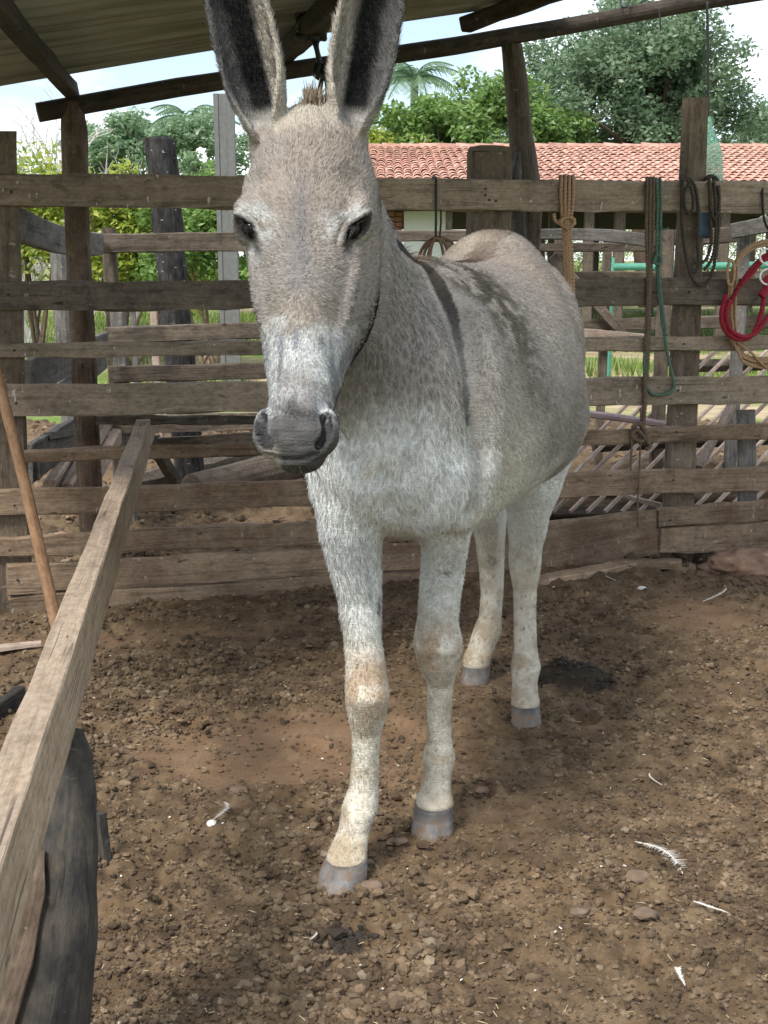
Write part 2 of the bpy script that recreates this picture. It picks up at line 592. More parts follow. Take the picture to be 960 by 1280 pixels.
M_clod = soil_mat('soil_clods', True)

def pasture_mat():
    b = NB('pasture_ground')
    tc = b.n('ShaderNodeTexCoord')
    v = tc.outputs['Object']
    n = b.noise(v, 0.5, 6, 0.6)
    n2 = b.noise(v, 5, 6, 0.7)
    g = b.ramp(n2, [(0.3, (0.07, 0.12, 0.02)), (0.7, (0.17, 0.24, 0.05))])
    s = b.ramp(n2, [(0.3, (0.22, 0.16, 0.09)), (0.7, (0.45, 0.37, 0.24))])
    c = b.mix(b.ramp(n, [(0.42, 0.0), (0.55, 1.0)]), s, g)
    return b.done(c, b.bump(n2, 0.6, 0.05), 0.95)
M_pasture = pasture_mat()

def leaf_mat(name, a, bcol, c3, trans=0.35):
    b = NB(name)
    ge = b.n('ShaderNodeNewGeometry')
    c = b.ramp(ge.outputs['Random Per Island'], [(0.0, a), (0.6, bcol), (1.0, c3)])
    b.b.inputs['Roughness'].default_value = 0.42
    b.b.inputs['Specular IOR Level'].default_value = 0.6
    tr = b.n('ShaderNodeBsdfTranslucent')
    b.l(c, b.b.inputs['Base Color'])
    b.l(c, tr.inputs['Color'])
    mx = b.n('ShaderNodeMixShader')
    mx.inputs[0].default_value = trans
    b.l(b.b.outputs[0], mx.inputs[1]); b.l(tr.outputs[0], mx.inputs[2])
    b.l(mx.outputs[0], b.t.nodes['Material Output'].inputs['Surface'])
    return b.m
M_leafdark = leaf_mat('dark_green_leaf', (0.11, 0.185, 0.10), (0.175, 0.27, 0.15), (0.28, 0.36, 0.23), 0.5)
M_leafhazy = leaf_mat('haze_pale_leaf', (0.16, 0.27, 0.15), (0.25, 0.38, 0.21), (0.38, 0.48, 0.31), 0.55)  # distance haze put into the leaf colour as a paler green
M_leafmid = leaf_mat('mid_green_leaf', (0.10, 0.19, 0.04), (0.18, 0.31, 0.075), (0.30, 0.42, 0.13), 0.5)
M_leafyel = leaf_mat('yellow_green_leaf', (0.17, 0.26, 0.04), (0.34, 0.42, 0.06), (0.55, 0.55, 0.13), 0.5)
M_palm = leaf_mat('palm_leaf', (0.12, 0.22, 0.12), (0.18, 0.29, 0.16), (0.27, 0.38, 0.24), .5)
M_grass = leaf_mat('grass_blade', (0.07, 0.14, 0.02), (0.15, 0.24, 0.04), (0.33, 0.33, 0.11), 0.4)
M_twig = plain('bare_grey_twig', (0.52, 0.5, 0.48), 0.9)
M_net = plain('green_net', (0.22, 0.46, 0.36), 0.7)
M_scree = soil_mat('dark_pile_soil', False)

# ------------------------------------------------------------------ ground
HOOVES = [(-0.083, 2.53, 0.06), (0.108, 2.79, 0.06), (0.405, 3.51, 0.055), (0.28, 3.87, 0.055)]
PACK_C = gnd(345, 935)
PACK2 = gnd(520, 1010)
DUNG_AND_HOLE = [(gnd(712, 848), 0.13, 0.07, 0.05), (gnd(740, 856), 0.09, 0.05, 0.03), (gnd(430, 1188), 0.06, 0.03, 0.008), (gnd(880, 705), 0.12, 0.1, -0.06)]  # last entry digs a hollow and darkens its floor

_r = random.Random(21)
PRINTS = []
while len(PRINTS) < 34:
    y_ = _r.uniform(2.0, 4.9); x_ = _r.uniform(-.3, .33) * y_
    PRINTS.append((x_, y_, _r.uniform(-.7, .7), _r.uniform(.042, .056)))

def packed(p):
    x, y = p[:, 0], p[:, 1]
    d = ((x - PACK_C.x) / 0.42) ** 2 + ((y - PACK_C.y) / 0.36) ** 2
    e = ((x - 0.95) / 0.5) ** 2 + ((y - 2.9) / 0.12) ** 2
    n = fbm(p, 7, 3, 3)
    w = np.maximum(1 - d + n * 1.3, (1 - e + n * 1.5) * 0.5)
    n2 = fbm(p, 1.7, 91, 3)
    w = np.maximum(w, (n2 - 0.05) * 2.5)
    return sstep(0.1, 0.75, w)

def dung_hole_w(p):
    w = np.zeros(len(p))
    for c, a, b, h in DUNG_AND_HOLE:
        d = ((p[:, 0] - c.x) / a) ** 2 + ((p[:, 1] - c.y) / (b * 2)) ** 2
        w = np.maximum(w, sstep(0.0, 0.5, 1 - d + fbm(p, 30, 8, 3) * 1.6))
    return w

def soil_h(p, clods=True):
    p = np.asarray(p, dtype=np.float32)
    h = 0.045 * fbm(p, 1.3, 1, 3) + 0.022 * fbm(p, 6, 2, 3)
    pk = packed(p)
    if clods:
        k = 1 - 0.8 * pk
        h = h + k * (0.020 * cells(p, 17, 5) + 0.014 * cells(p, 36, 6) + 0.009 * cells(p, 75, 7) + 0.006 * fbm(p, 60, 4, 3))
        h = h + 0.004 * fbm(p, 25, 14, 3)
    for c, a, b, hh in DUNG_AND_HOLE:
        d = ((p[:, 0] - c.x) / a) ** 2 + ((p[:, 1] - c.y) / (b * 2)) ** 2
        h = h + hh * np.clip(1 - d, 0, 1) ** 1.2 * 0.7
    for x0, y0, an, r in PRINTS:
        u = (p[:, 0] - x0) * math.cos(an) + (p[:, 1] - y0) * math.sin(an)
        v = -(p[:, 0] - x0) * math.sin(an) + (p[:, 1] - y0) * math.cos(an)
        d = np.sqrt((u / r) ** 2 + (v / (r * 1.2)) ** 2) + .25 * fbm(p, 40, 12, 2)
        h = h - .017 * sstep(1.05, .75, d) + .008 * np.exp(-((d - 1.2) / .2) ** 2)
    for hx, hy, r in HOOVES:
        d = ((p[:, 0] - hx) ** 2 + (p[:, 1] - hy) ** 2) / (r * 1.3) ** 2
        w = sstep(0, 1, 1.6 - d)
        h = h * (1 - w) + w * (0.011 + 0.3 * (h - 0.002))
    return h

def sh(x, y):
    return float(soil_h(np.array([[x, y]]))[0])

nu, nv = 430, 560
U = np.linspace(-1, 1, nu)
Yl = 0.15 + np.concatenate([np.linspace(0, 1.55, 40, endpoint=False), 1.55 * np.exp(np.linspace(0, math.log(11.5 / 1.55), nv - 40))])
XX = U[None, :] * (0.55 + 0.42 * Yl[:, None]) * 1.15
YY = np.repeat(Yl[:, None], nu, 1)
P2 = np.stack([XX.ravel(), YY.ravel()], 1)
H = soil_h(P2)
far = sstep(4.6, 6.0, P2[:, 1])
H = H * (1 + 0.8 * far) + 0.03 * far * fbm(P2, 2.5, 44, 3)
edge = sstep(10.3, 11.5, P2[:, 1])
H = H * (1 - edge) - 0.14 * edge
idx = np.arange(nu * nv).reshape(nv, nu)
Fq = np.stack([idx[:-1, :-1].ravel(), idx[:-1, 1:].ravel(), idx[1:, 1:].ravel(), idx[1:, :-1].ravel()], 1)
me = me_np('corral_soil', np.concatenate([P2, H[:, None]], 1), Fq, True)
a_ = me.attributes.new('packed', 'FLOAT', 'POINT'); a_.data.foreach_set('value', (packed(P2) * 0.8).astype(np.float32))
a_ = me.attributes.new('dung', 'FLOAT', 'POINT'); a_.data.foreach_set('value', (dung_hole_w(P2) * 0.85).astype(np.float32))
tag(link('corral_soil', me, M_soil), kind='structure')

# pasture to the horizon, gently rising and uneven far off
gx = np.concatenate([-np.geomspace(900, 6, 26), np.linspace(-5, 5, 11), np.geomspace(6, 900, 26)])
gy = np.concatenate([[-60, -20, -6, 0, 4, 8], np.linspace(9, 40, 40), np.geomspace(45, 1500, 24)])
GX, GY = np.meshgrid(gx, gy)
G2 = np.stack([GX.ravel(), GY.ravel()], 1)
gh = -0.085 + 0.12 * fbm(G2, 0.25, 31, 3) * sstep(11, 16, G2[:, 1])
near = (np.abs(G2[:, 0]) < 9) & (G2[:, 1] < 10.5)
gh = np.where(near, -0.25, gh)
idx = np.arange(len(G2)).reshape(len(gy), len(gx))
Fq = np.stack([idx[:-1, :-1].ravel(), idx[:-1, 1:].ravel(), idx[1:, 1:].ravel(), idx[1:, :-1].ravel()], 1)
tag(link('pasture', me_np('pasture', np.concatenate([G2, gh[:, None]], 1), Fq, True), M_pasture), kind='structure')

# clods: real lumps, uncountable
t_ = (1 + 5 ** 0.5) / 2
ICO = np.array([(-1, t_, 0), (1, t_, 0), (-1, -t_, 0), (1, -t_, 0), (0, -1, t_), (0, 1, t_), (0, -1, -t_), (0, 1, -t_), (t_, 0, -1), (t_, 0, 1), (-t_, 0, -1), (-t_, 0, 1)]) / 1.902
ICF = np.array([(0, 11, 5), (0, 5, 1), (0, 1, 7), (0, 7, 10), (0, 10, 11), (1, 5, 9), (5, 11, 4), (11, 10, 2), (10, 7, 6), (7, 1, 8), (3, 9, 4), (3, 4, 2), (3, 2, 6), (3, 6, 8), (3, 8, 9), (4, 9, 5), (2, 4, 11), (6, 2, 10), (8, 6, 7), (9, 8, 1)])

def lumps(name, xy, size, sink=0.3, flat=(0.5, 0.9), mat=None, smooth=False, zfun=None, seed=3):
    g = np.random.default_rng(seed)
    n = len(xy)
    z = (zfun or soil_h)(xy)
    v = ICO[None] * g.uniform(0.68, 1.25, (n, 12, 1))
    sc = np.stack([g.uniform(0.8, 1.35, n), g.uniform(0.7, 1.1, n), g.uniform(*flat, n)], 1)
    v = v * sc[:, None, :]
    a = g.uniform(0, 6.28, n); t = g.normal(0, 0.35, n)
    ca, sa, ct, st = np.cos(a)[:, None], np.sin(a)[:, None], np.cos(t)[:, None], np.sin(t)[:, None]
    x, y, zz = v[..., 0], v[..., 1], v[..., 2]
    y, zz = y * ct - zz * st, y * st + zz * ct
    x, y = x * ca - y * sa, x * sa + y * ca
    v = np.stack([x, y, zz], 2) * size[:, None, None]
    v[..., 0] += xy[:, 0:1]; v[..., 1] += xy[:, 1:2]
    v[..., 2] += (z + size * (sc[:, 2] * 0.5 - sink))[:, None]
    f = (ICF[None] + 12 * np.arange(n)[:, None, None]).reshape(-1, 3)
    return link(name, me_np(name, v.reshape(-1, 3), f, smooth), mat)

def scatter(n, y0, y1, pw=2.0):
    """points in the visible wedge, denser towards the camera"""
    q = rng.random(n)
    y = (y0 ** (1 - pw) + q * (y1 ** (1 - pw) - y0 ** (1 - pw))) ** (1 / (1 - pw))
    x = rng.uniform(-1, 1, n) * (0.16 + 0.33 * y)
    return np.stack([x, y], 1)

XY = scatter(98000, 1.75, 5.3, 1.6)
keep = rng.random(len(XY)) > packed(XY) * 0.8
cl = sstep(-0.18, 0.2, fbm(XY, 3.2, 77, 3))
keep &= rng.random(len(XY)) < 0.3 + 0.7 * cl
for hx, hy, r in HOOVES:
    keep &= ((XY[:, 0] - hx) ** 2 + (XY[:, 1] - hy) ** 2) > (r * .9) ** 2
XY = XY[keep]
sz = np.clip(np.exp(rng.normal(math.log(0.0047), 0.48, len(XY))), 0.002, 0.0145) * (0.75 + 0.5 * sstep(-0.2, 0.2, fbm(XY, 2.1, 55, 2)))
o = lumps('soil_clods', XY, sz, mat=M_clod, sink=0.15)
a_ = o.data.attributes.new('dung', 'FLOAT', 'POINT'); a_.data.foreach_set('value', np.repeat(dung_hole_w(XY) * 0.9, 12).astype(np.float32))
tag(o, 'crumbled brown clods of dry soil and dung scattered over the corral floor', 'soil', kind='stuff')

# rubble behind the fence
XY = scatter(3800, 5.3, 10.5, 1.6)
sz = np.clip(np.exp(rng.normal(math.log(0.016), 0.6, len(XY))), 0.006, 0.06)
def far_h(p):
    f = sstep(4.6, 6.0, p[:, 1])
    return soil_h(p) * (1 + 0.8 * f)
tag(lumps('rubble', XY, sz, mat=M_clod, zfun=far_h, seed=5), 'dry earth rubble strewn on the ground behind the corral fence', 'soil', kind='stuff')

# straw bits and white flecks in the corral
def flecks(name, n, y0, y1, length, width, mat, seed):
    g = np.random.default_rng(seed)
    xy = scatter(n, y0, y1, 1.6)
    z = soil_h(xy) + g.uniform(0.004, 0.012, n)
    a = g.uniform(0, 6.28, n); L = g.uniform(0.4, 1, n) * length; W = width * g.uniform(0.6, 1.3, n)
    d = np.stack([np.cos(a), np.sin(a), g.normal(0, 0.15, n)], 1); s = np.stack([-np.sin(a), np.cos(a), np.zeros(n)], 1)
    c = np.concatenate([xy, z[:, None]], 1)
    up = np.array([0, 0, 1.0])
    v = np.stack([c - d * L[:, None] - s * W[:, None], c - d * L[:, None] + s * W[:, None], c + d * L[:, None] + s * W[:, None] * .6, c + d * L[:, None] - s * W[:, None] * .6,
                  c + up * W[:, None] * 1.2], 1).reshape(-1, 3)
    k = 5 * np.arange(n)[:, None]
    f = np.concatenate([np.stack([k + a_, k + b_, k + 4], 2).reshape(-1, 3) for a_, b_ in ((1, 0), (2, 1), (3, 2), (0, 3))])
    return link(name, me_np(name, v, f), mat)
tag(flecks('straw_bits', 420, 1.8, 5.0, 0.010, 0.0009, M_straw, 4), 'tiny dry straw bits littering the corral soil', 'straw', kind='stuff')
tag(flecks('white_flecks', 60, 1.8, 5.0, 0.004, 0.0017, M_bone, 8), 'tiny white shell and feather flecks on the corral soil', 'debris', kind='stuff')

# grass tufts beyond the corral
def grass_field(name, n, y0, y1, xf, hmin, hmax, seed, mask=None):
    g = np.random.default_rng(seed)
    y = g.uniform(y0, y1, n); x = g.uniform(-1, 1, n) * xf * y
    p = np.stack([x, y], 1)
    if mask is not None:
        k = g.random(n) < mask(p); p = p[k]
    n = len(p)
    a = g.uniform(0, 6.28, n); hh = g.uniform(hmin, hmax, n) * (0.6 + 0.8 * sstep(-.2, .2, fbm(p, 0.8, seed, 2))); w = hh * 0.07
    z = -0.09 + 0.12 * fbm(p, 0.25, 31, 3) * sstep(11, 16, p[:, 1])
    c = np.concatenate([p, z[:, None]], 1)
    s = np.stack([np.cos(a), np.sin(a), a * 0], 1) * w[:, None]
    t = c + np.stack([g.normal(0, 0.3, n) * hh, g.normal(0, 0.3, n) * hh, hh], 1)
    v = np.stack([c - s, c + s, t], 1).reshape(-1, 3)
    return link(name, me_np(name, v, np.arange(3 * n).reshape(-1, 3)), M_grass)
tag(grass_field('grass', 70000, 11.2, 34, 0.36, 0.06, 0.2, 5, lambda p: sstep(-0.1, 0.12, fbm(p, 0.5, 3, 3) + 0.02 * (p[:, 1] - 17) - .18 * (p[:, 0] > 0))), 'sunlit green pasture grass growing behind the corral', 'grass', kind='stuff')

# ------------------------------------------------------------------ corral fence
fence = thing('corral_fence', 'weathered horizontal plank corral fence standing behind the donkey', 'fence', (FA + FB) / 2)
PL = [  # left end (x, top, bottom), right end, material, thickness, off
    ((-60, 217, 257), (1030, 229, 267), M_rail, 0.035, 0.06, 0.0),
    ((-60, 353, 389), (1030, 347, 380), M_dark, 0.03, 0.058, 0.0),
    ((-30, 430, 447), (1030, 419, 436), M_rail, 0.03, 0.056, 0.0),
    ((9, 481, 520), (1030, 469, 502), M_rail, 0.03, 0.06, 0.002),
    ((30, 563, 578), (1030, 527, 546), M_low, 0.03, 0.058, 0.0),
    ((-60, 614, 647), (1030, 581, 610), M_low, 0.034, 0.06, 0.0),
    ((-60, 674, 698), (560, 642, 674), M_low, 0.03, 0.055, 0.0),
    ((9, 706, 742), (570, 675, 708), M_low, 0.03, 0.06, 0.0),
    ((12, 745, 771), (560, 711, 738), M_low, 0.03, 0.058, 0.0),
    ((555, 668, 755), (819, 637, 692), M_low, 0.03, 0.062, 0.0),
    ((822, 637, 659), (1030, 617, 644), M_low, 0.03, 0.06, 0.0),
    ((824, 661, 690), (1030, 647, 693), M_low, 0.03, 0.062, 0.0),
    ((120, 521, 531), (420, 519, 529), M_dark, 0.02, 0.01, 0.0),
]
for l, r, m, th, off, _ in PL:
    fplank('plank', l, r, m, fence, th, off - th / 2, wob=0.0065, seg=26, chamfer=0.15, endjit=0.004)
def fpost(name, top, bot, w0, w1, mat, off=-0.02, th=0.06, sink=0.15, round_top=False):
    """post from photo pixels: top (x, y), bottom (x, y), widths in pixels"""
    a, b = fp(top[0], top[1], off), fp(bot[0], bot[1], off)
    wa = (fp(top[0] + w0, top[1], off) - a).length
    wb = (fp(bot[0] + w1, bot[1], off) - b).length
    ca, cb = fp(top[0] + w0 / 2, top[1], off), fp(bot[0] + w1 / 2, bot[1], off)
    d = (cb - ca).normalized()
    cb = cb + d * max(0.0, (cb.z + sink) / -d.z)
    return timber(name, cb, ca, wb, th, mat, fence, w1=wa, h1=th, up=FN, wob=0.006, seg=18, chamfer=0.22 if round_top else 0.12, endjit=0.004)
fpost('post', (-24, 165), (-14, 700), 44, 54, M_post, off=-0.02, th=0.11)
pw = fpost('post', (587, 190), (580, 700), 50, 50, M_post, off=-0.02, th=0.07)
# rounded head of the wide post
a, b = fp(588, 190, -0.02), fp(636, 190, -0.02)
c = (a + b) / 2; hw = (b - a).length / 2
vs = []
for dz in (-0.028, 0.028):
    for k in range(9):
        t = math.pi * k / 8
        vs.append(c + FU * (hw * math.copysign(abs(math.cos(t)) ** 0.55, math.cos(t))) + V((0, 0, 0.024 * math.sin(t) ** 0.6)) + FN * dz)
fs = [tuple(range(9)), tuple(range(17, 8, -1))] + [(k + 1, k, k + 9, k + 10) for k in range(8)] + [(0, 8, 17, 9)]
link('post_cap', me_py('post_cap', vs, fs), M_post, fence)
fpost('post', (857, 123), (827, 712), 25, 35, M_post, off=-0.02, th=0.06)
for p, q in (((-14, 236), 0), ((-14, 372), 0), ((12, 366), 0)):
    pass
# nail heads where planks meet the posts
nv, nf = [], []
for px, py in ((14, 240), (10, 368), (18, 438), (20, 504), (607, 244), (620, 251), (607, 236), (862, 365), (855, 430), (848, 488), (846, 540), (842, 600), (838, 650), (612, 250), (18, 632), (12, 688), (22, 725)):
    c = fp(px, py, 0.064)
    k0 = len(nv)
    for k in range(6):
        nv.append(c + FU * (0.005 * math.cos(k * 1.047)) + V((0, 0, 0.005 * math.sin(k * 1.047))))
    nv.append(c + FN * 0.004)
    nf += [(k0 + k, k0 + (k + 1) % 6, k0 + 6) for k in range(6)]
tag(link('nail_heads', me_py('nail_heads', nv, nf), M_iron, fence), kind='stuff')

# ------------------------------------------------------------------ near rail, its log, the pole
BZ = 0.70
def rail_pt(y_img, x_img): return gnd(x_img, y_img, BZ)
A0, B0 = gnd(0, 939, BZ), gnd(0, 1090, BZ)
A1, B1 = gnd(172, 519, BZ), gnd(190, 519, BZ)
p_far = (A1 + B1) / 2
def x_at(y, pa, pb): return pa.x + (pb.x - pa.x) * (y - pa.y) / (pb.y - pa.y)
yn = 1.45
xl, xr = x_at(yn, A0, A1), x_at(yn, B0, B1)
wn = xr - xl
p_near = V(((xl + xr) / 2, yn, BZ))
dirn = (p_far - p_near).normalized()
p_near = p_near - dirn * 0.75
hb = 0.115
rail = timber('wooden_rail', p_near - V((0, 0, hb / 2)), p_far + dirn * 0.35 - V((0, 0, hb / 2)), 0.047, hb, M_beam, None, w1=0.05, h1=0.112, wob=0.002, seg=40, chamfer=0.05)
tag(rail, 'long pale sawn rail running from the near left corner to the plank fence', 'rail')
lt = V((-0.487, 1.885, 0.655))
lp = [(at(18, 1420, 1.74), .082), (at(46, 1300, 1.76), .074), (at(68, 1180, 1.80), .062), (at(80, 1080, 1.84), .050), (at(86, 1000, 1.88), .042), (at(88, 945, 1.91), .034), (at(90, 910, 1.93), .018)]
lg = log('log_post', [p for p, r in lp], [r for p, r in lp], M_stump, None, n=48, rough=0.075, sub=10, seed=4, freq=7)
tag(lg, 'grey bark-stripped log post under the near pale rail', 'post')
brk = log('bark_strip', [at(-8, 1290, 1.70), at(22, 1205, 1.73), at(42, 1120, 1.77), at(50, 1062, 1.80)], [0.028, 0.022, 0.017, 0.008], M_bark, lg, n=14, rough=0.3, sub=9, seed=8)
st = timber('wood_splinter', gnd(133, 1082) , gnd(133, 1082) + V((-0.012, 0.012, 0.115)), 0.018, 0.026, M_stump, None, wob=0.002, seg=6)
tag(st, 'short grey split stake stuck in the soil beside the stripped log', 'stake')

pt = fp(-22, 395, 0.10)
pole = log('pole', [gnd(80, 822) + V((0, 0, 0.0)), gnd(80, 822).lerp(pt, 0.5) + V((0.008, 0, 0)), pt], [0.021, 0.0195, 0.018], M_handle, None, n=16, rough=0.01, sub=10)
tag(pole, 'smooth reddish-brown pole leaning against the plank fence at far left', 'pole')
a, b = gnd(-40, 822), gnd(52, 815)
sc_ = timber('scrap_board', a + V((0, 0, 0.02)), b + V((0, 0, 0.03)), 0.075, 0.012, M_slat, None, w1=0.03, wob=0.002, seg=8)
tag(sc_, 'thin pale scrap board lying on the soil left of the rail', 'board')
a = gnd(10, 905)
tag(timber('scrap_board', a + V((-0.08, -0.06, 0.01)), a + V((0.02, 0.09, 0.06)), 0.03, 0.05, M_stump, None, seg=6), 'small dark grey wood block lying left of the pale rail', 'board')
tag(log('stick', [gnd(104, 853) + V((0, 0, 0.012)), gnd(148, 833) + V((0, 0, 0.015))], [0.007, 0.005], M_handle, None, n=8, sub=5), 'short brown stick on the soil right of the pale rail', 'stick')

# ------------------------------------------------------------------ boards lying at the fence foot, stone
a, b = gnd(664, 735), gnd(800, 712)
tag(timber('ground_board', a + V((0, 0, 0.02)), b + V((0, 0, 0.03)), 0.09, 0.03, M_low, None, w1=0.07, wob=0.005, seg=12), 'brown board lying half in the soil at the fence foot, nearer of two', 'board')
a, b = gnd(735, 712), gnd(853, 717)
tag(timber('ground_board', a + V((0, 0.02, 0.03)), b + V((0, 0.02, 0.035)), 0.09, 0.035, M_low, None, w1=0.07, wob=0.005, seg=12), 'short brown board end against the right fence post foot', 'board')

def boulder(name, c, r, mat, label, cat, seed, sc=(1, 1, 0.7)):
    bm = bmesh.new()
    bmesh.ops.create_icosphere(bm, subdivisions=5 if r > .1 else 3, radius=1)
    P = np.array([v.co for v in bm.verts])
    d = 1 + 0.8 * fbm(P, 1.7, seed, 4) + 0.35 * fbm(P, 5, seed + 3, 4) + 0.12 * fbm(P, 19, seed + 4, 3)
    P = P * d[:, None] * np.array(sc) * r
    for v, q in zip(bm.verts, P): v.co = V(q) + V(c)
    me = bpy.data.meshes.new(name); bm.to_mesh(me); bm.free()
    me.polygons.foreach_set('use_smooth', [True] * len(me.polygons))
    return tag(link(name, me, mat), label, cat)
M_redrock = plain('reddish_earth_lump', (0.25, 0.158, 0.108), 0.95, var=0.5, scale=14, bump=0.6)
boulder('earth_mound', gnd(945, 712), 0.2, M_redrock, 'rough reddish earth mound at the fence foot, right edge', 'mound', 3, (1.1, 0.6, 0.42))

# ------------------------------------------------------------------ open shed: rafter, purlins, corrugated roof, posts
SO = -0.35
bl, br = fp(47, 141, SO), fp(1010, -18, SO)
BD = (br - bl).normalized()
shed = thing('open_shed', 'open timber shed with corrugated roof over the corral fence', 'shed', (bl.x, bl.y, 0))
bh = (fp(300, 100, SO) - fp(300, 123, SO)).length
UPB = (V((0, 0, 1)) - BD * BD.z).normalized()
log('rafter', [bl + (br - bl) * t + UPB * (0.008 * math.sin(9 * t)) for t in (0, .16, .33, .5, .66, .83, 1)], [0.036, 0.036, 0.034, 0.036, 0.034, 0.036, 0.036], M_silhouette, shed, n=14, rough=0.035, sub=6, seed=12)
# roof plane: runs up along the rafter, purlins come towards the camera
Q = V((0.206, -0.978, 0.0)).normalized()
RN = BD.cross(-Q).normalized()
if RN.z < 0: RN = -RN
e0 = fp(0, 119, SO); e1 = fp(255, 76, SO)
lift = (e1 - bl).dot(RN) + 0.012
s_end = (fp(692, 0, SO) - bl).dot(BD)
ROOF_L = 2.15
def roof_pt(s, q, up=0.0): return bl + BD * s + Q * q + RN * (lift + up)
pitch = 0.15
for k in range(4):
    q0, q1 = -0.02 + k * 0.62 * 0.9, -0.02 + k * 0.62 * 0.9 + 0.62
    n = int((q1 - q0) / pitch * 12)
    vs, fs, gv = [], [], []
    ns = 24
    s0, s1 = -0.75, s_end + (1.2 if k else 0) + rnd.uniform(-0.02, 0.02)
    for i in range(ns + 1):
        for j in range(n + 1):
            q = q0 + (q1 - q0) * j / n
            s = s0 + (s1 - s0) * i / ns
            gv.append(math.exp(-(((q % pitch) - 0.060) / 0.015) ** 2))  # dark line painted on each corrugation for groove shade and dirt
            w = 0.013 * math.cos(2 * math.pi * q / pitch) + 0.006 * (k % 2) + 0.006 * math.sin(s * 2.1 + k)
            vs.append(roof_pt(s, q, w + 0.018))
    N1 = n + 1
    for i in range(ns):
        for j in range(n):
            fs.append((i * N1 + j, i * N1 + j + 1, (i + 1) * N1 + j + 1, (i + 1) * N1 + j))
    m0 = len(vs)
    vs += [v + RN * 0.006 for v in vs]
    fs += [tuple(x + m0 for x in f[::-1]) for f in fs]
    for j in range(n):
        for r in (0, ns * N1):
            fs.append((r + j, r + j + 1, r + j + 1 + m0, r + j + m0))
    for i in range(ns):
        for r in (0, n):
            a, b = i * N1 + r, (i + 1) * N1 + r
            fs.append((a, b, b + m0, a + m0))
    Mx = Matrix((BD, -Q.cross(BD).cross(BD).normalized(), RN)).transposed().to_4x4()
    Mx.translation = roof_pt(0, q0)
    iv = Mx.inverted()
    rme = me_py('roof_sheet', [iv @ v for v in vs], fs, True)
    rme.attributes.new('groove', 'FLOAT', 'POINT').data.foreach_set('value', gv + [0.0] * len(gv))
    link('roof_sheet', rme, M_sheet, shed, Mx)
ph = lift - 0.036 - 0.002
def roof_hit(px, py):
    r = ray(px, py); o = bl + RN * (lift - 0.005 - ph / 2)
    return CAM + r * ((o - CAM).dot(RN) / r.dot(RN))
for p, q, w in (((88, 112), (-14, -6), 0.05), ((350, 72), (402, 22), 0.09), ((594, 26), (705, -12), 0.06)):
    a, b = roof_hit(*p), roof_hit(*q)
    d = (b - a).normalized()
    timber('purlin', a - d * 0.06, b + d * 0.7, w, ph, M_silhouette, shed, up=RN, wob=0.004, seg=14)
# shed posts
def rpost(name, pix, off, mat, parent, sink=0.1, label=None, **k):
    """round post through (x, y, width) pixels from top to bottom on a plane behind the fence"""
    pts = [fp(x, y, off) for x, y, w in pix]
    rad = [(fp(x + w / 2, y, off) - fp(x - w / 2, y, off)).length / 2 for x, y, w in pix]
    d = (pts[-1] - pts[-2]).normalized()
    pts.append(pts[-1] + d * ((pts[-1].z + sink) / -d.z)); rad.append(rad[-1])
    return log(name, pts, rad, mat, parent, **k)
rpost('post', [(90, 128, 26), (91, 143, 30), (93, 165, 33), (94, 220, 33), (97, 300, 31), (103, 420, 32)], SO, M_bark, shed, rough=0.07, seed=21, n=22)
rpost('post', [(640, 56, 25), (645, 100, 28), (650, 160, 28), (655, 205, 30), (658, 250, 38), (655, 300, 36), (652, 420, 34)], SO, M_dark, shed, rough=0.09, seed=23, n=22)
rpost('post_brace', [(648, 190, 6), (644, 222, 15), (646, 260, 20), (648, 300, 20)], SO + 0.05, M_grey, shed, rough=0.12, seed=24, n=12)

# cords over the rafter and the tangle of tackle
def hang(px, y0, y1, off, dx=0): return [fp(px + dx * t, y0 + (y1 - y0) * t, off) for t in (0, .25, .5, .75, 1)]
tag(tubes('black_cord', [(hang(884, 2, 182, SO + 0.05, 2), 0.006), ([fp(885, 150, SO + .05), fp(888, 165, SO + .06), fp(884, 181, SO + .05)], 0.008)], M_black), 'black cord hanging from the shed rafter beside the tall fence post', 'cord')
tag(tubes('short_rope', [([fp(775, -2, SO + .02), fp(777, 8, SO + .06), fp(784, 8, SO + .06), fp(787, -4, SO + .03)], 0.004)], M_black), 'thin dark rope loop over the shed rafter near the top photo edge', 'rope')
tag(tubes('short_rope', [([fp(823, 10, SO + .05), fp(825, 24, SO + .06), fp(826, 38, SO + .06)], 0.0035)], M_black), 'thin dark rope end dangling below the shed rafter left of the long black cord', 'rope')
T = 0.25
tk = [([fp(372 + 34 * (0.5 + 0.5 * math.sin(a * 1.7 + b)), 6 + 42 * (0.5 + 0.5 * math.sin(a * 1.1 + 2 * b)), T + 0.06 * math.sin(a * 2 + b)) for a in np.linspace(0, 7, 9)], 0.011) for b in (0.3, 1.4, 2.9, 4.1)]
tk += [([fp(383, 20, T), fp(390, 45, T), fp(396, 62, T + .02), fp(399, 80, T), fp(402, 95, T), fp(400, 112, T), fp(400, 135, T)], 0.009),
       ([fp(403, 20, T), fp(404, 40, T), fp(396, 55, T + .02), fp(400, 75, T), fp(405, 90, T), fp(409, 110, T), fp(408, 135, T)], 0.008),
       ([fp(398, 82, T), fp(395, 92, T + .02), fp(404, 96, T + .02), fp(406, 82, T)], 0.014)]
tag(tubes('hanging_tackle', tk, M_black, n=8), 'dark tangle of ropes and tackle hanging under the roof between the ears', 'tackle')

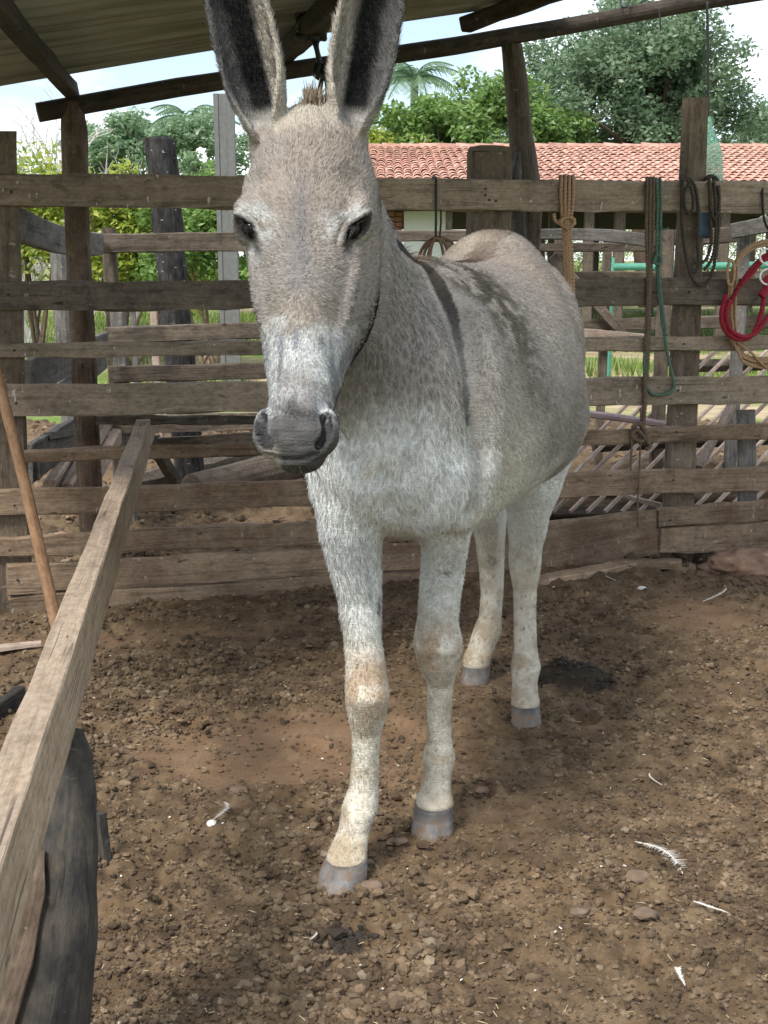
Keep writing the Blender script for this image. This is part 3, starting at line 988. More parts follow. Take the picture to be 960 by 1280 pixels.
# ------------------------------------------------------------------ lone posts behind the fence
o = rpost('metal_post', [(278, 121, 22), (288, 440, 22)], -0.9, M_steel, None, n=4, rough=0.0, sub=2)
bpy.data.objects.remove(o)
def chan(name, top, bot, w, Y, mat, label, cat):
    a, b = at(top[0], top[1], Y), at(bot[0], bot[1], Y)
    d = (b - a).normalized(); b = b + d * ((b.z + 0.1) / -d.z)
    W = w * zopt(a) / F
    X = V((1, 0, 0)); N = V((0, -1, 0))
    prof = [(-.5, 0), (.5, 0), (.5, -.55), (.4, -.55), (.4, -.12), (.16, -.12), (.16, -.02 - .05), (-.16, -.07), (-.16, -.12), (-.4, -.12), (-.4, -.55), (-.5, -.55)]
    prof = [(-.5, .06), (-.28, .06), (-.24, 0), (.12, 0), (.16, .06), (.5, .06), (.5, -.5), (-.5, -.5)]
    vs = [p + X * (x * W) + N * (y * W) for p in (a, b) for x, y in prof]
    n = len(prof)
    fs = [(k, (k + 1) % n, (k + 1) % n + n, k + n) for k in range(n)] + [tuple(range(n - 1, -1, -1)), tuple(range(n, 2 * n))]
    return tag(link(name, me_py(name, vs, fs), mat), label, cat)
chan('metal_post', (279, 117), (288, 440), 25, 15.0, M_steel, 'tall grey steel channel post just left of the donkey head', 'post')
def ypost(name, pix, Y, mat, label, cat, group=None, **k):
    pts = [at(x, y, Y) for x, y, w in pix]
    rad = [w * zopt(p) / F / 2 for (x, y, w), p in zip(pix, pts)]
    d = (pts[-1] - pts[-2]).normalized()
    pts.append(pts[-1] + d * ((pts[-1].z + 0.1) / -d.z)); rad.append(rad[-1])
    return tag(log(name, pts, rad, mat, None, **k), label, cat, group)
ypost('charred_post', [(197, 172, 36), (199, 176, 38), (206, 230, 37), (214, 330, 36), (222, 420, 37)], 6.9, M_char, 'black charred leaning post with a split flat top', 'post', rough=0.14, seed=31, n=26, freq=9)
ypost('log_post', [(76, 312, 26), (80, 360, 28), (85, 440, 28)], 6.8, M_grey, 'pale grey weathered log post beside the shaded shed post at left', 'post', rough=0.12, seed=33, n=18)
for px, y0, w, m, Y, lab in ((443, 0, 0, None, 0, ''),):
    pass
for px, y0, w, m, lab in ((166, 385, 7, M_grey, 'thin grey stake beyond the chute, left of the charred post'), (192, 380, 9, M_slat, 'pale broken stake beyond the chute, close to the charred post'), (205, 384, 7, M_dark, 'dark thin stake beyond the chute beside the charred post')):
    a = at(px, y0, 9.5); w_ = w * zopt(a) / F
    tag(timber('stake', V((a.x + .02, a.y, -0.12)), a, w_, w_, m, None, up=V((0, -1, 0)), seg=6, wob=0.006), lab, 'stake')

# ------------------------------------------------------------------ cattle chute behind the fence, left
chute = thing('cattle_chute', 'old plank cattle chute behind the fence at left', 'chute', (at(90, 500, 5.6).x, 5.6, 0))
def zb(p4, th, mat, **k):
    """board from (x, ytop, ybottom, Y) at both ends"""
    (x0, t0, b0, Y0), (x1, t1, b1, Y1) = p4
    return board('board', at(x0, t0, Y0), at(x0, b0, Y0), at(x1, t1, Y1), at(x1, b1, Y1), th, mat, chute, **k)
zb(((22, 259, 302, 4.95), (125, 291, 319, 6.25)), 0.03, M_grey, bow=-0.02)
zb(((34, 450, 496, 4.98), (131, 415, 445, 6.2)), 0.03, M_grey)
zb(((36, 556, 606, 4.98), (131, 498, 529, 6.2)), 0.03, M_grey)
zb(((128, 292, 316, 6.3), (345, 290, 314, 6.5)), 0.035, M_dark)
zb(((131, 409, 429, 6.3), (345, 402, 422, 6.5)), 0.035, M_dark)
zb(((136, 458, 478, 6.3), (345, 453, 473, 6.5)), 0.035, M_dark)
zb(((138, 520, 543, 6.3), (345, 515, 536, 6.5)), 0.035, M_dark)
zb(((195, 548, 559, 6.4), (345, 538, 552, 6.7)), 0.03, M_dark)
for x, y0, y1, w, Y, m in ((139, 285, 560, 16, 6.38, M_dark), (150, 385, 560, 18, 6.36, M_grey)):
    a, b = at(x - 3, y0, Y), at(x + 10, y1, Y)
    b.z = -0.1
    timber('post', b, a, w * zopt(a) / F, 0.06, m, chute, up=V((0, -1, 0)), seg=8)
# sloping floor slats and braces
for (x0, y0, Y0), (x1, y1, Y1), w, m in (((62, 612, 5.1), (118, 520, 6.3), 0.045, M_slat), ((84, 615, 5.15), (136, 523, 6.3), 0.05, M_slat), ((108, 612, 5.25), (146, 545, 6.2), 0.045, M_slat),
                                       ((60, 505, 5.2), (128, 452, 6.2), 0.04, M_grey), ((42, 590, 5.0), (75, 540, 5.6), 0.05, M_grey)):
    timber('slat', at(x0, y0, Y0), at(x1, y1, Y1), w, 0.07, m, chute, seg=8, wob=0.004)
timber('brace', at(185, 545, 5.4), at(220, 602, 5.55), 0.05, 0.04, M_dark, chute, seg=6)
timber('brace', at(60, 545, 5.2), at(120, 535, 6.0), 0.03, 0.03, M_grey, chute, seg=6)

# ------------------------------------------------------------------ logs lying behind the fence
a, b = gnd(150, 612, .12), gnd(322, 566, .12)
tag(timber('fallen_log', a, b, 0.12, 0.12, M_dark, None, seg=12, wob=0.008, chamfer=0.3), 'dark squared log lying slanted behind the fence, farther of two', 'log')
a, b = gnd(240, 612, .1), gnd(395, 575, .14)
tag(log('fallen_log', [a, (a + b) / 2, b], [0.085, 0.09, 0.08], M_post, None, n=18, rough=0.1, seed=41), 'brown round log lying behind the fence below the donkey muzzle', 'log')
boulder('earth_lump', gnd(305, 672), 0.16, M_redrock, 'low reddish earth lump behind the fence left of the chest', 'mound', 9, (1.6, 0.7, 0.4))
boulder('earth_lump', gnd(78, 690), 0.16, M_redrock, 'reddish earth lump behind the fence near the left post', 'mound', 14, (1.3, 0.7, 0.5))

# ------------------------------------------------------------------ rear corral fence, right
rear = thing('rear_fence', 'second crooked plank fence standing behind the corral fence at right', 'fence', (at(790, 400, 6.9).x, 6.9, 0))
def rb(p4, th, mat, nm='plank', **k):
    (x0, t0, b0, Y0), (x1, t1, b1, Y1) = p4
    return board(nm, at(x0, t0, Y0), at(x0, b0, Y0), at(x1, t1, Y1), at(x1, b1, Y1), th, mat, rear, **k)
rb(((470, 288, 302, 7.0), (660, 288, 301, 6.9)), 0.03, M_dark)
rb(((640, 289, 302, 6.85), (812, 293, 309, 6.7)), 0.035, M_grey, bow=0.022)
rb(((640, 304, 314, 7.0), (830, 303, 315, 6.9)), 0.03, M_dark)
rb(((818, 288, 308, 6.9), (925, 283, 303, 6.6)), 0.04, M_dark)
rb(((916, 279, 298, 6.5), (1010, 262, 284, 6.3)), 0.05, M_grey)
rb(((640, 340, 352, 7.0), (1010, 338, 350, 6.8)), 0.03, M_dark)
rb(((700, 400, 414, 7.0), (1010, 392, 408, 6.8)), 0.03, M_dark)
rb(((640, 402, 412, 6.7), (812, 418, 430, 6.6)), 0.03, M_slat)
for x, y0, w, Y, m, th in ((835, 287, 15, 6.75, M_dark, .08), (931, 285, 14, 6.55, M_grey, .06), (700, 296, 12, 7.05, M_dark, .06), (760, 300, 10, 7.1, M_dark, 0.06)):
    a = at(x, y0, Y)
    timber('post', V((a.x - 0.02, a.y, -0.12)), a, w * zopt(a) / F, th, m, rear, up=V((0, -1, 0)), seg=8, wob=0.006)
timber('brace', at(690, 320, 6.9), at(790, 430, 6.9), 0.05, 0.05, M_dark, rear, seg=8)

# slatted panel leaning behind the fence, its slats slanting up to the right
panel = thing('slatted_panel', 'wide wooden panel of slanting slats leaning behind the fence at right', 'panel', (at(820, 560, 6.3).x, 6.3, 0))
def pan(px, py): 
    # plane leaning back: bottom edge near Y 6.0, top edge near Y 7.0
    o = V((0, 6.0, 0.05)); n = V((0.10, -0.62, 0.78)).normalized()
    r = ray(px, py)
    return CAM + r * ((o - CAM).dot(n) / r.dot(n))
for k in range(19):
    x0 = 648 + 21.5 * k
    p0, p1 = (x0, 640), (x0 + 205, 437)
    a, b = pan(*p0), pan(*p1)
    timber('slat', a, b, 0.018, 0.016, M_slat, panel, up=V((0.8, -0.3, 0.3)), seg=6, wob=0.002)
for (x0, y0), (x1, y1) in (((640, 632), (1050, 625)), ((850, 446), (1260, 436)), ((745, 545), (1160, 528))):
    d = V((0.10, -0.62, 0.78)).normalized() * -0.07
    timber('cross_rail', pan(x0, y0) + d, pan(x1, y1) + d, 0.06, 0.05, M_dark, panel, up=V((0.10, -0.62, 0.78)), seg=8)
a, b = at(724, 516, 6.0), at(835, 531, 5.95)
tag(timber('pink_pipe', a, b, 0.03, 0.032, M_pink, None, seg=8, chamfer=0.3), 'faded pinkish pipe lying across the slanting slats behind the fence', 'pipe')
a, b = at(874, 585, 5.85), at(915, 505, 6.1)
tag(timber('loose_batten', a, b, 0.035, 0.03, M_slat, None, seg=6), 'loose pale batten leaning steeply on the slatted panel near its right side', 'batten')
a, b = at(780, 620, 5.9), at(826, 632, 5.8)
tag(timber('loose_batten', a, b, 0.03, 0.02, M_slat, None, seg=6), 'short pale batten low behind the fence left of the right post', 'batten')
a, b = at(932, 512, 5.75), at(934, 640, 5.7)
tag(timber('loose_board', a, b, 0.03, 0.08, M_grey, None, up=V((1, -0.2, 0)), seg=6), 'grey loose board tilted behind the fence at the right edge', 'board')
boulder('soil_pile', V((1.7, 6.9, -0.05)), 0.95, M_scree, 'low dark soil pile under the slatted panel behind the fence', 'soil pile', 6, (1.3, 0.6, 0.28))

# ------------------------------------------------------------------ ropes and tack on the fence
def fl(l, off): return [fp(x, y, off) for x, y in l]
bundle = []
for k, (x, o_) in enumerate(((701, .072), (706, .078), (711, .08), (716, .074))):
    bundle.append(([fp(x, 236, -.055), fp(x, 226, -.05), fp(x, 221, .0), fp(x + .5, 226, .06), fp(x + .3, 245, o_), fp(708 + (x - 708) * .75, 268, o_), fp(708 + (x - 708) * .55, 281, o_ + .006),
                    fp(709 + (x - 708) * .55, 300, o_), fp(711 + (x - 708) * .6, 345, o_ + .01), fp(713 + (x - 708) * .5, 385, o_ + .01), fp(716, 425, .07)], 0.0075))
bundle.append((fl([(700, 274), (704, 283), (712, 284), (718, 278), (714, 272), (705, 273), (701, 280), (710, 287)], .09), 0.008))
bundle.append((fl([(692, 267), (694, 276), (702, 281)], .085), 0.007))
tag(rope('tan_rope', bundle, M_tanrope), 'tan rope bundle knotted and hung over the top fence plank', 'rope')
gr = thing('green_rope', 'frayed green rope hanging over the top plank beside brown rope', 'rope', fp(822, 225, .06))
g1 = [(fl([(820, 232)], -.05) + fl([(820, 224)], 0) + fl([(821, 230), (822, 260), (821, 300), (821, 330), (824, 370), (829, 410), (836, 450), (842, 478), (838, 490), (822, 494), (811, 488), (806, 470), (806, 440)], .075), 0.0065),
      (fl([(825, 224)], 0) + fl([(826, 232), (826, 262), (825, 310), (824, 345), (828, 385), (833, 420)], .08), 0.006)]
rope('strand', g1, M_green, gr)
rope('knot', [(fl([(820, 318), (826, 322), (825, 330), (818, 328), (820, 319)], .085), 0.008)], M_green, gr)
rope('frayed_end', [(fl([(826, 285), (831, 287), (836, 285)], .085), 0.004)], M_green, gr)
rope('frayed_end', [(fl([(824, 300), (829, 299), (831, 302)], .09), 0.003)], M_green, gr)
b1 = []
for k, x in enumerate((809, 813, 817)):
    b1.append((fl([(x, 232)], -.05) + fl([(x, 223)], 0) + fl([(x, 230), (x - .5, 260), (x - 1, 300), (810 + k * 1.5, 350), (808 + k * 2, 400), (806 + k * 2, 450), (805 + k, 500), (802 + k, 540)], .072 + .004 * (k % 2)), 0.007))
b1.append((fl([(801, 510), (800, 560), (799, 600), (797, 630), (798, 660)], .075), 0.004))
b1.append((fl([(790, 535), (800, 530), (808, 545), (800, 552), (790, 545), (797, 538), (812, 556), (808, 562)], .08), 0.009))
b1.append((fl([(790, 545), (789, 570), (788, 588)], .075), 0.005))
tag(rope('brown_rope', b1, M_brownrope), 'long dark brown rope hanging from the top plank with a low knot', 'rope')
d1 = [(fl([(852, 232)], -.05) + fl([(852, 221)], 0) + fl([(853, 230), (852, 260), (853, 290), (858, 320), (866, 340), (873, 332), (872, 300), (873, 265), (870, 238), (864, 226), (857, 224)], .08), 0.007),
      (fl([(856, 224), (861, 228), (866, 245), (866, 262), (860, 266), (856, 258), (856, 240), (862, 232), (868, 250)], .09), 0.0065),
      (fl([(853, 280), (856, 310), (863, 343), (873, 356), (884, 354), (892, 335), (897, 300), (899, 260), (897, 232)], .085), 0.0065),
      (fl([(886, 222)], 0) + fl([(887, 232), (888, 270), (889, 300), (884, 322), (874, 330), (868, 328)], .08), 0.0065),
      (fl([(892, 222)], 0) + fl([(893, 235), (895, 275), (894, 305), (889, 325), (880, 338)], .083), 0.0065),
      (fl([(897, 224)], 0) + fl([(899, 240), (898, 262), (893, 274), (889, 262)], .088), 0.0065),
      (fl([(880, 226), (886, 221), (893, 222), (899, 230)], .03), 0.008)]
tag(rope('braided_rope', d1, M_darkrope), 'dark braided rope looped on the tall fence post and top plank', 'rope')
bl_ = []
c0 = [fp(x, y, .055 + .01 * math.sin(x)) for y in (262, 272, 285, 298) for x in (875, 879, 883, 887)]
fs = []
for r in range(3):
    for k in range(3):
        fs.append((r * 4 + k, r * 4 + k + 1, r * 4 + k + 5, r * 4 + k + 4))
m0 = 16
fs += [tuple(x + m0 for x in f[::-1]) for f in fs]
fs += [(k, k + 4, k + 4 + m0, k + m0) for k in (0, 4, 8)] + [(k + 4, k, k + m0, k + 4 + m0) for k in (3, 7, 11)] + [(12, 13, 13 + m0, 12 + m0), (13, 14, 14 + m0, 13 + m0), (14, 15, 15 + m0, 14 + m0)]
tag(link('blue_rag', me_py('blue_rag', c0 + [p - FN * .012 for p in c0], fs, True), M_blue), 'faded dark blue rag hanging below the top plank within the braided rope', 'rag')

# iron hook with hanging wire coil
hk = [(fl([(541, 231)], -.02) + fl([(540, 226)], 0.0) + fl([(542, 221)], .03) + fl([(545, 224), (545, 240), (545, 270), (544.5, 300)], .07), 0.005),
      (fl([(551, 262), (551, 280), (549, 302)], .065), 0.004)]
tag(tubes('iron_hook', hk, M_iron), 'thin dark iron hook hung over the top plank right of the head', 'hook')
M_rust = plain('rusty_wire', (0.2, 0.13, 0.09), 0.8, 0.3)
cw = []
for k, (dx, w, dpt) in enumerate(((0, 24, .06), (1, 19, .075), (2, 14, .09), (0, 9, .1), (3, 27, .05))):
    cx = 546 + dx
    ring = [fp(cx + w * math.cos(a), 333 - 34 * math.sin(a) * (0.95 + .03 * k), dpt) for a in np.linspace(0, 2 * math.pi, 17)]
    cw.append((ring, 0.006))
tag(tubes('wire_coil', cw, M_rust), 'rusty coil of wire hanging from the iron hook behind the withers', 'coil')

# lasso and red halter at right edge
ls = []
for k in range(6):
    dx, dy = 1.6 * k, 1.2 * k
    ls.append((fl([(1000, 305 + dy), (955, 301 + dy), (925, 318 + dy), (913 + dx, 350), (911 + dx, 395), (914 + dx, 425), (928, 442 + dy * 1.5), (955, 448 + dy * 2), (1000, 440 + dy * 3)], .075 + .006 * (k % 3)), 0.0055))
ls.append((fl([(912, 325), (909, 340), (911, 356), (917, 350), (917, 330), (912, 325)], .1), 0.006))
ls.append((fl([(915, 400), (920, 425), (938, 440), (962, 462), (1000, 470)], .095), 0.005))
tag(rope('lasso', ls, M_tanrope), 'coiled tan lasso rope hanging on the fence at the right edge', 'lasso')
hl = thing('red_halter', 'bright red webbing halter with white rings among the lasso coils', 'halter', fp(930, 380, .1))
rope('strap', [(fl([(1000, 330), (965, 318), (945, 330), (928, 352), (915, 375), (905, 395), (902, 405)], .1), 0.009)], M_red, hl)
tubes('noseband', [(fl([(908, 368), (902, 392), (906, 412), (920, 423), (936, 422), (946, 408), (953, 385), (956, 360), (962, 345), (1000, 338)], .11), 0.0105),
                  (fl([(912, 374), (908, 395), (914, 413), (930, 421), (946, 415), (957, 400), (970, 385), (1000, 372)], .12), 0.0095),
                  (fl([(926, 356), (940, 342), (956, 325), (1000, 300)], .105), 0.0085)], M_red, hl, n=10)
tubes('buckle', [(fl([(951, 370), (955, 365), (962, 357)], .125), 0.017)], M_red, hl, n=10)
for yc in (321, 346):
    tubes('ring', [([fp(961 + 11 * math.cos(a), yc + 10 * math.sin(a), .13) for a in np.linspace(0, 2 * math.pi, 15)], 0.0045)], M_whitering, hl)
tag(tubes('dark_strap', [(fl([(962, 232)], 0) + fl([(955, 228)], .03) + fl([(953, 245), (957, 280), (975, 300)], .07), 0.006)], M_black), 'dark strap over the top plank at the right photo edge', 'strap')

# green net sack hanging on the black cord
S = []
nn = 20
vs, fs = [], []
Lm = 14
for i in range(Lm + 1):
    t = i / Lm
    y = 146 + 80 * t
    w = 3 + 11 * sstep(0.05, 0.6, np.array([t]))[0]
    c = fp(886 + 6 * t, y, -.16)
    for k in range(nn):
        a = 2 * math.pi * k / nn
        r = w * zopt(c) / F * (1 + 0.12 * math.sin(5 * a + t * 3))
        vs.append(c + FU * (r * math.cos(a)) + FN * (r * math.sin(a) * 0.5))
for i in range(Lm):
    for k in range(nn):
        a, b = i * nn + k, i * nn + (k + 1) % nn
        fs.append((a, a + nn, b + nn, b))
fs.append(tuple(range(Lm * nn, Lm * nn + nn)))
me = me_py('net_sack', vs, fs, True)
def net_mat():
    b = NB('green_net_sack')
    tc = b.coord('Object', (1, 1, 1), False)
    n = b.noise(tc, 160, 2)
    tr = b.n('ShaderNodeBsdfTransparent')
    mx = b.n('ShaderNodeMixShader')
    b.b.inputs['Base Color'].default_value = (0.25, 0.52, 0.40, 1)
    b.l(b.ramp(n, [(0.42, 0.25), (0.56, 0.85)]), mx.inputs[0])
    b.l(tr.outputs[0], mx.inputs[1]); b.l(b.b.outputs[0], mx.inputs[2])
    b.l(mx.outputs[0], b.t.nodes['Material Output'].inputs['Surface'])
    return b.m
tag(link('net_sack', me, net_mat()), 'translucent green net sack hanging beside the tall fence post', 'sack')

# ------------------------------------------------------------------ farmhouse with tiled roof
HY, EZ, RUN = 20.0, 2.16, 8.0
RIDGE = 3.52
slope = (RIDGE - EZ) / RUN
house = thing('farmhouse', 'low farm building with a red clay tile roof beyond the corral', 'house', (1.5, HY, 0))
hx0, hx1 = at(372, 200, HY + 4).x, at(1040, 200, HY + 4).x
hx1 = 9.6
XB = at(742, 192, HY + RUN).x       # the roof steps down here
def slab(name, pts, mat, parent, th=0.06):
    """closed slab under a quad"""
    n = (pts[1] - pts[0]).cross(pts[3] - pts[0]).normalized()
    if n.z < 0: n = -n
    vs = [p - n * 0.02 for p in pts] + [p - n * (th + .02) for p in pts]
    fs = [(0, 1, 2, 3), (7, 6, 5, 4), (0, 4, 5, 1), (1, 5, 6, 2), (2, 6, 7, 3), (3, 7, 4, 0)]
    return link(name, me_py(name, vs, fs), mat, parent)
M_under = plain('dark_roof_timber', (0.05, 0.04, 0.033), 0.9, var=0.4)
roof = slab('roof', [V((hx0, HY, EZ)), V((hx1, HY, EZ)), V((hx1, HY + RUN, RIDGE)), V((hx0, HY + RUN, RIDGE))], M_under, house)
slab('rear_roof', [V((hx0, HY + 2 * RUN, EZ)), V((hx1, HY + 2 * RUN, EZ)), V((hx1, HY + RUN + .02, RIDGE)), V((hx0, HY + RUN + .02, RIDGE))], M_under, house)
TW, TL_ = 0.155, 0.40
def tile_geo():
    vs, fs = [], []
    m = 6
    for e, (y, r, z) in enumerate(((-TL_ * .56, .084, .022), (TL_ * .56, .068, 0.0))):
        for k in range(m + 1):
            a = math.pi * k / m
            vs.append((-r * math.cos(a), y, z + r * math.sin(a) * .75))
        for k in range(m + 1):
            a = math.pi * k / m
            vs.append((-(r - .016) * math.cos(a), y, z + (r - .016) * math.sin(a) * .75))
    q = m + 1
    for k in range(m):
        fs.append((k, k + 1, 2 * q + k + 1, 2 * q + k))
        fs.append((q + k + 1, q + k, k, k + 1)[::-1])
    return vs, fs
tv, tf = tile_geo()
tme = me_py('roof_tile', tv, tf, True)
tme.materials.append(M_tile)
tilt = math.atan(slope)
cols = int((hx1 - hx0) / TW)
rows = int(RUN / math.cos(tilt) / TL_) + 1
spots = []
for r in range(rows):
    l = (r + .5) * TL_
    for c in range(cols):
        x = hx0 + (c + .5) * TW + (0.006 * math.sin(r * 1.7 + c))
        low = -0.14 * float(sstep(XB - .1, XB + 2.2, np.array([x]))[0]) if False else 0
        p = V((x, HY + l * math.cos(tilt), EZ + l * math.sin(tilt) + rnd.uniform(-.004, .006)))
        spots.append((p, rnd.uniform(-.03, .03)))
def vis_rank(s):
    p = s[0]
    d = p - CAM
    z = d.y * math.cos(PITCH) - d.z * math.sin(PITCH)
    px = 480 + F * d.x / z
    py = 640 - F * (d.z * math.cos(PITCH) + d.y * math.sin(PITCH)) / z
    ok = (468 < px < 588 or 675 < px < 850 or 905 < px < 955 or 640 < px < 660) and py < 226
    return (0 if ok else 1, p.y)
spots.sort(key=vis_rank)
bv, bf = [], []
for i, (p, a) in enumerate(spots):
    M = Matrix.Translation(p) @ Matrix.Rotation(tilt, 4, 'X') @ Matrix.Rotation(a, 4, 'Z')
    if i < 296:
        link('roof_tile', tme, None, roof, M)
    else:
        k0 = len(bv)
        bv += [M @ V(v) for v in tv]
        bf += [tuple(x + k0 for x in f) for f in tf]
tag(link('roof_tiles', me_py('roof_tiles', bv, bf, True), M_tile, roof), kind='stuff')
# ridge tiles
rv, rf = [], []
n = int((hx1 - hx0) / 0.38)
for i in range(n):
    x = hx0 + (i + .5) * .38
    k0 = len(rv)
    for e, (dx, r) in enumerate(((-.22, .15), (.22, .12))):
        for k in range(7):
            a = math.pi * k / 6
            rv.append(V((x + dx, HY + RUN - r * math.cos(a), RIDGE + 0.0 + r * math.sin(a) * .8 + rnd.uniform(0, .025))))
    for k in range(6):
        rf.append((k0 + k, k0 + k + 1, k0 + k + 8, k0 + k + 7))
tag(link('ridge_tiles', me_py('ridge_tiles', rv, rf, True), M_tile, roof), kind='stuff')
def wall(name, px0, px1, Y, z0, z1, mat, th=0.15):
    x0, x1 = at(px0, 290, Y).x, at(px1, 290, Y).x
    return timber(name, V((x0, Y + th / 2, (z0 + z1) / 2)), V((x1, Y + th / 2, (z0 + z1) / 2)), th, z1 - z0, mat, house, seg=2, wob=0.0, chamfer=0.005)
wall('white_wall', 505, 558, HY + 1.0, -0.1, 2.12, M_white)
wall('side_wall', 380, 470, HY + 1.0, -0.1, 2.1, M_white)
# brick pillar: each brick
bk = thing  # (helper name kept short)
x0, x1 = at(468, 290, HY + .9).x, at(503, 290, HY + .9).x
core = timber('brick_pillar', V((x0 + .01, HY + 1.05, 1.0)), V((x1 - .01, HY + 1.05, 1.0)), 0.14, 2.2, M_under, house, seg=2, wob=0.0, chamfer=.01)
bme = None
nc = 2
bw = (x1 - x0) / nc
for r in range(27):
    for c in range(nc + (r % 2)):
        a = x0 + (c - .5 * (r % 2)) * bw
        b = min(a + bw, x1); a = max(a, x0)
        if r * 0.078 < 0.45: continue
        z = 0.03 + r * .078
        if b - a < 0.05: continue
        o = timber('brick', V((a + .008, HY + .97, z)), V((b - .008, HY + .97, z)), 0.05, 0.062, M_brick, core, seg=1, wob=0.001, chamfer=.08)
for px, w, Y in ((561, 8, HY + .4), (612, 12, HY + .3), (736, 12, HY + .3), (774, 13, HY + .4), (905, 12, HY + .3), (690, 9, HY + 9), (745, 8, HY + 12), (815, 9, HY + 9), (860, 9, HY + 14.5), (940, 9, HY + 14.5)):
    x = at(px, 290, Y).x
    zt = EZ + (Y - HY) * slope if Y < HY + RUN else EZ + (HY + 2 * RUN - Y) * slope
    timber('veranda_post', V((x, Y, -0.15)), V((x, Y, zt - .09)), w * Y / F, w * Y / F, M_dark, house, up=V((0, -1, 0)), seg=4)
for k in range(14):
    x = hx0 + .3 + k * 0.7
    timber('roof_beam', V((x, HY + .1, EZ - .11)), V((x, HY + RUN - .2, RIDGE - .13)), .06, .06, M_under, house, seg=2, wob=0)
timber('eave_beam', V((hx0, HY + .25, EZ - .14)), V((hx1, HY + .25, EZ - .10)), .06, .05, M_under, house, seg=2, wob=0)

# green pipe gate in the pasture
gate = thing('pipe_gate', 'green painted pipe gate in the pasture under the tiled roof', 'gate', (at(790, 340, 13).x, 13, 0))
for py, r in ((334, .035), (352, .03), (372, .03)):
    tubes('rail', [([at(752, py, 13), at(790, py - .5, 13), at(860, py - 1, 12.9), at(985, py - 3, 12.8)], r)], M_gate, gate, n=8, sub=2)
for px in (757, 764):
    a = at(px, 322, 13)
    tubes('post', [([V((a.x, a.y, -.15)), V((a.x, a.y, .6)), a], .035)], M_gate, gate, n=8, sub=2)

# ------------------------------------------------------------------ trees
def leaves(name, centers, radii, n, size, mat, parent, seed, flat=0.8, shell=0.45, aspect=0.45):
    """leaf quads spread through clumps; centers (k,3), radii (k,)"""
    g = np.random.default_rng(seed)
    k = g.choice(len(centers), n, p=radii ** 2 / (radii ** 2).sum())
    d = g.normal(size=(n, 3)); d /= np.linalg.norm(d, axis=1)[:, None]
    r = (shell + (1 - shell) * g.random(n)) * radii[k]
    c = centers[k] + d * r[:, None] * np.array([1, 1, flat])
    a = g.normal(size=(n, 3)); a[:, 2] *= .6
    a /= np.linalg.norm(a, axis=1)[:, None]
    nn_ = d + g.normal(size=(n, 3)) * .7 + np.array([0, 0, .5])
    b = np.cross(nn_, a); b /= np.linalg.norm(b, axis=1)[:, None] + 1e-6
    L = size * g.uniform(.6, 1.3, n)
    v = np.stack([c - a * L[:, None] * .5, c + b * L[:, None] * aspect * .5, c + a * L[:, None] * .5, c - b * L[:, None] * aspect * .5], 1).reshape(-1, 3)
    return link(name, me_np(name, v, np.arange(4 * n).reshape(-1, 4)), mat, parent)

def clumps(c, R, k, seed, sub=(0.28, 0.5), squash=(1, 1, .8), fill=0.55):
    g = np.random.default_rng(seed)
    d = g.normal(size=(k, 3)); d /= np.linalg.norm(d, axis=1)[:, None]
    d[:, 2] = np.where(d[:, 2] < -.5, -d[:, 2], d[:, 2])
    r = (fill + (1 - fill) * g.random(k)) * R
    ce = np.array(c) + d * r[:, None] * np.array(squash)
    return ce, g.uniform(*sub, k) * R

def limb_tree(name, label, base, fork_z, cen, R, k, n, size, leafm, barkm, seed, trunk_r, group=None, squash=(1, 1, .8), sub=(.25, .42), limbs=9, fill=.5, stems=1):
    t = thing(name, label, 'tree', base, group)
    ce, cr = clumps(cen, R, k, seed, sub, squash, fill)
    g = random.Random(seed)
    tv_, tf_ = [], []
    B_ = V(base)
    for s in range(stems):
        fk = V((base[0] + g.uniform(-.3, .3) * stems, base[1] + g.uniform(-.2, .2), fork_z))
        a, b = tube_data(spline([B_ + V((0.1 * s, 0, -.2)), (B_ + fk) / 2 + V((g.uniform(-.1, .1), 0, 0)), fk], 4), [trunk_r * (1 - .25 * i / 8) for i in range(9)], 8, off=len(tv_))
        tv_ += a; tf_ += b
        for q in range(limbs):
            j = g.randrange(k)
            e = V(ce[j])
            m = fk.lerp(e, .5) + V((g.uniform(-.3, .3), g.uniform(-.3, .3), g.uniform(-.1, .5))) * (R * .2)
            S_ = spline([fk, m, e], 5)
            a, b = tube_data(S_, [trunk_r * .55 * (1 - .85 * i / (len(S_) - 1)) for i in range(len(S_))], 6, off=len(tv_))
            tv_ += a; tf_ += b
    link('trunk', me_py('trunk', tv_, tf_, True), barkm, t)
    leaves('crown', ce, cr, n, size, leafm, t, seed + 1, shell=.35)
    return t

# big dark tree behind the roof
c = at(795, 150, 38)
R = 168 * 38 / F
limb_tree('broad_tree', 'broad dark green tree with a domed crown rising behind the tiled roof', (at(815, 200, 38).x, 38, 0), 3.4, (c.x, c.y, c.z + .25), R, 170, 52000, .17, M_leafdark, M_bark, 3, .22, squash=(.98, .8, .80), sub=(.13, .24), limbs=12, fill=.35, stems=3)
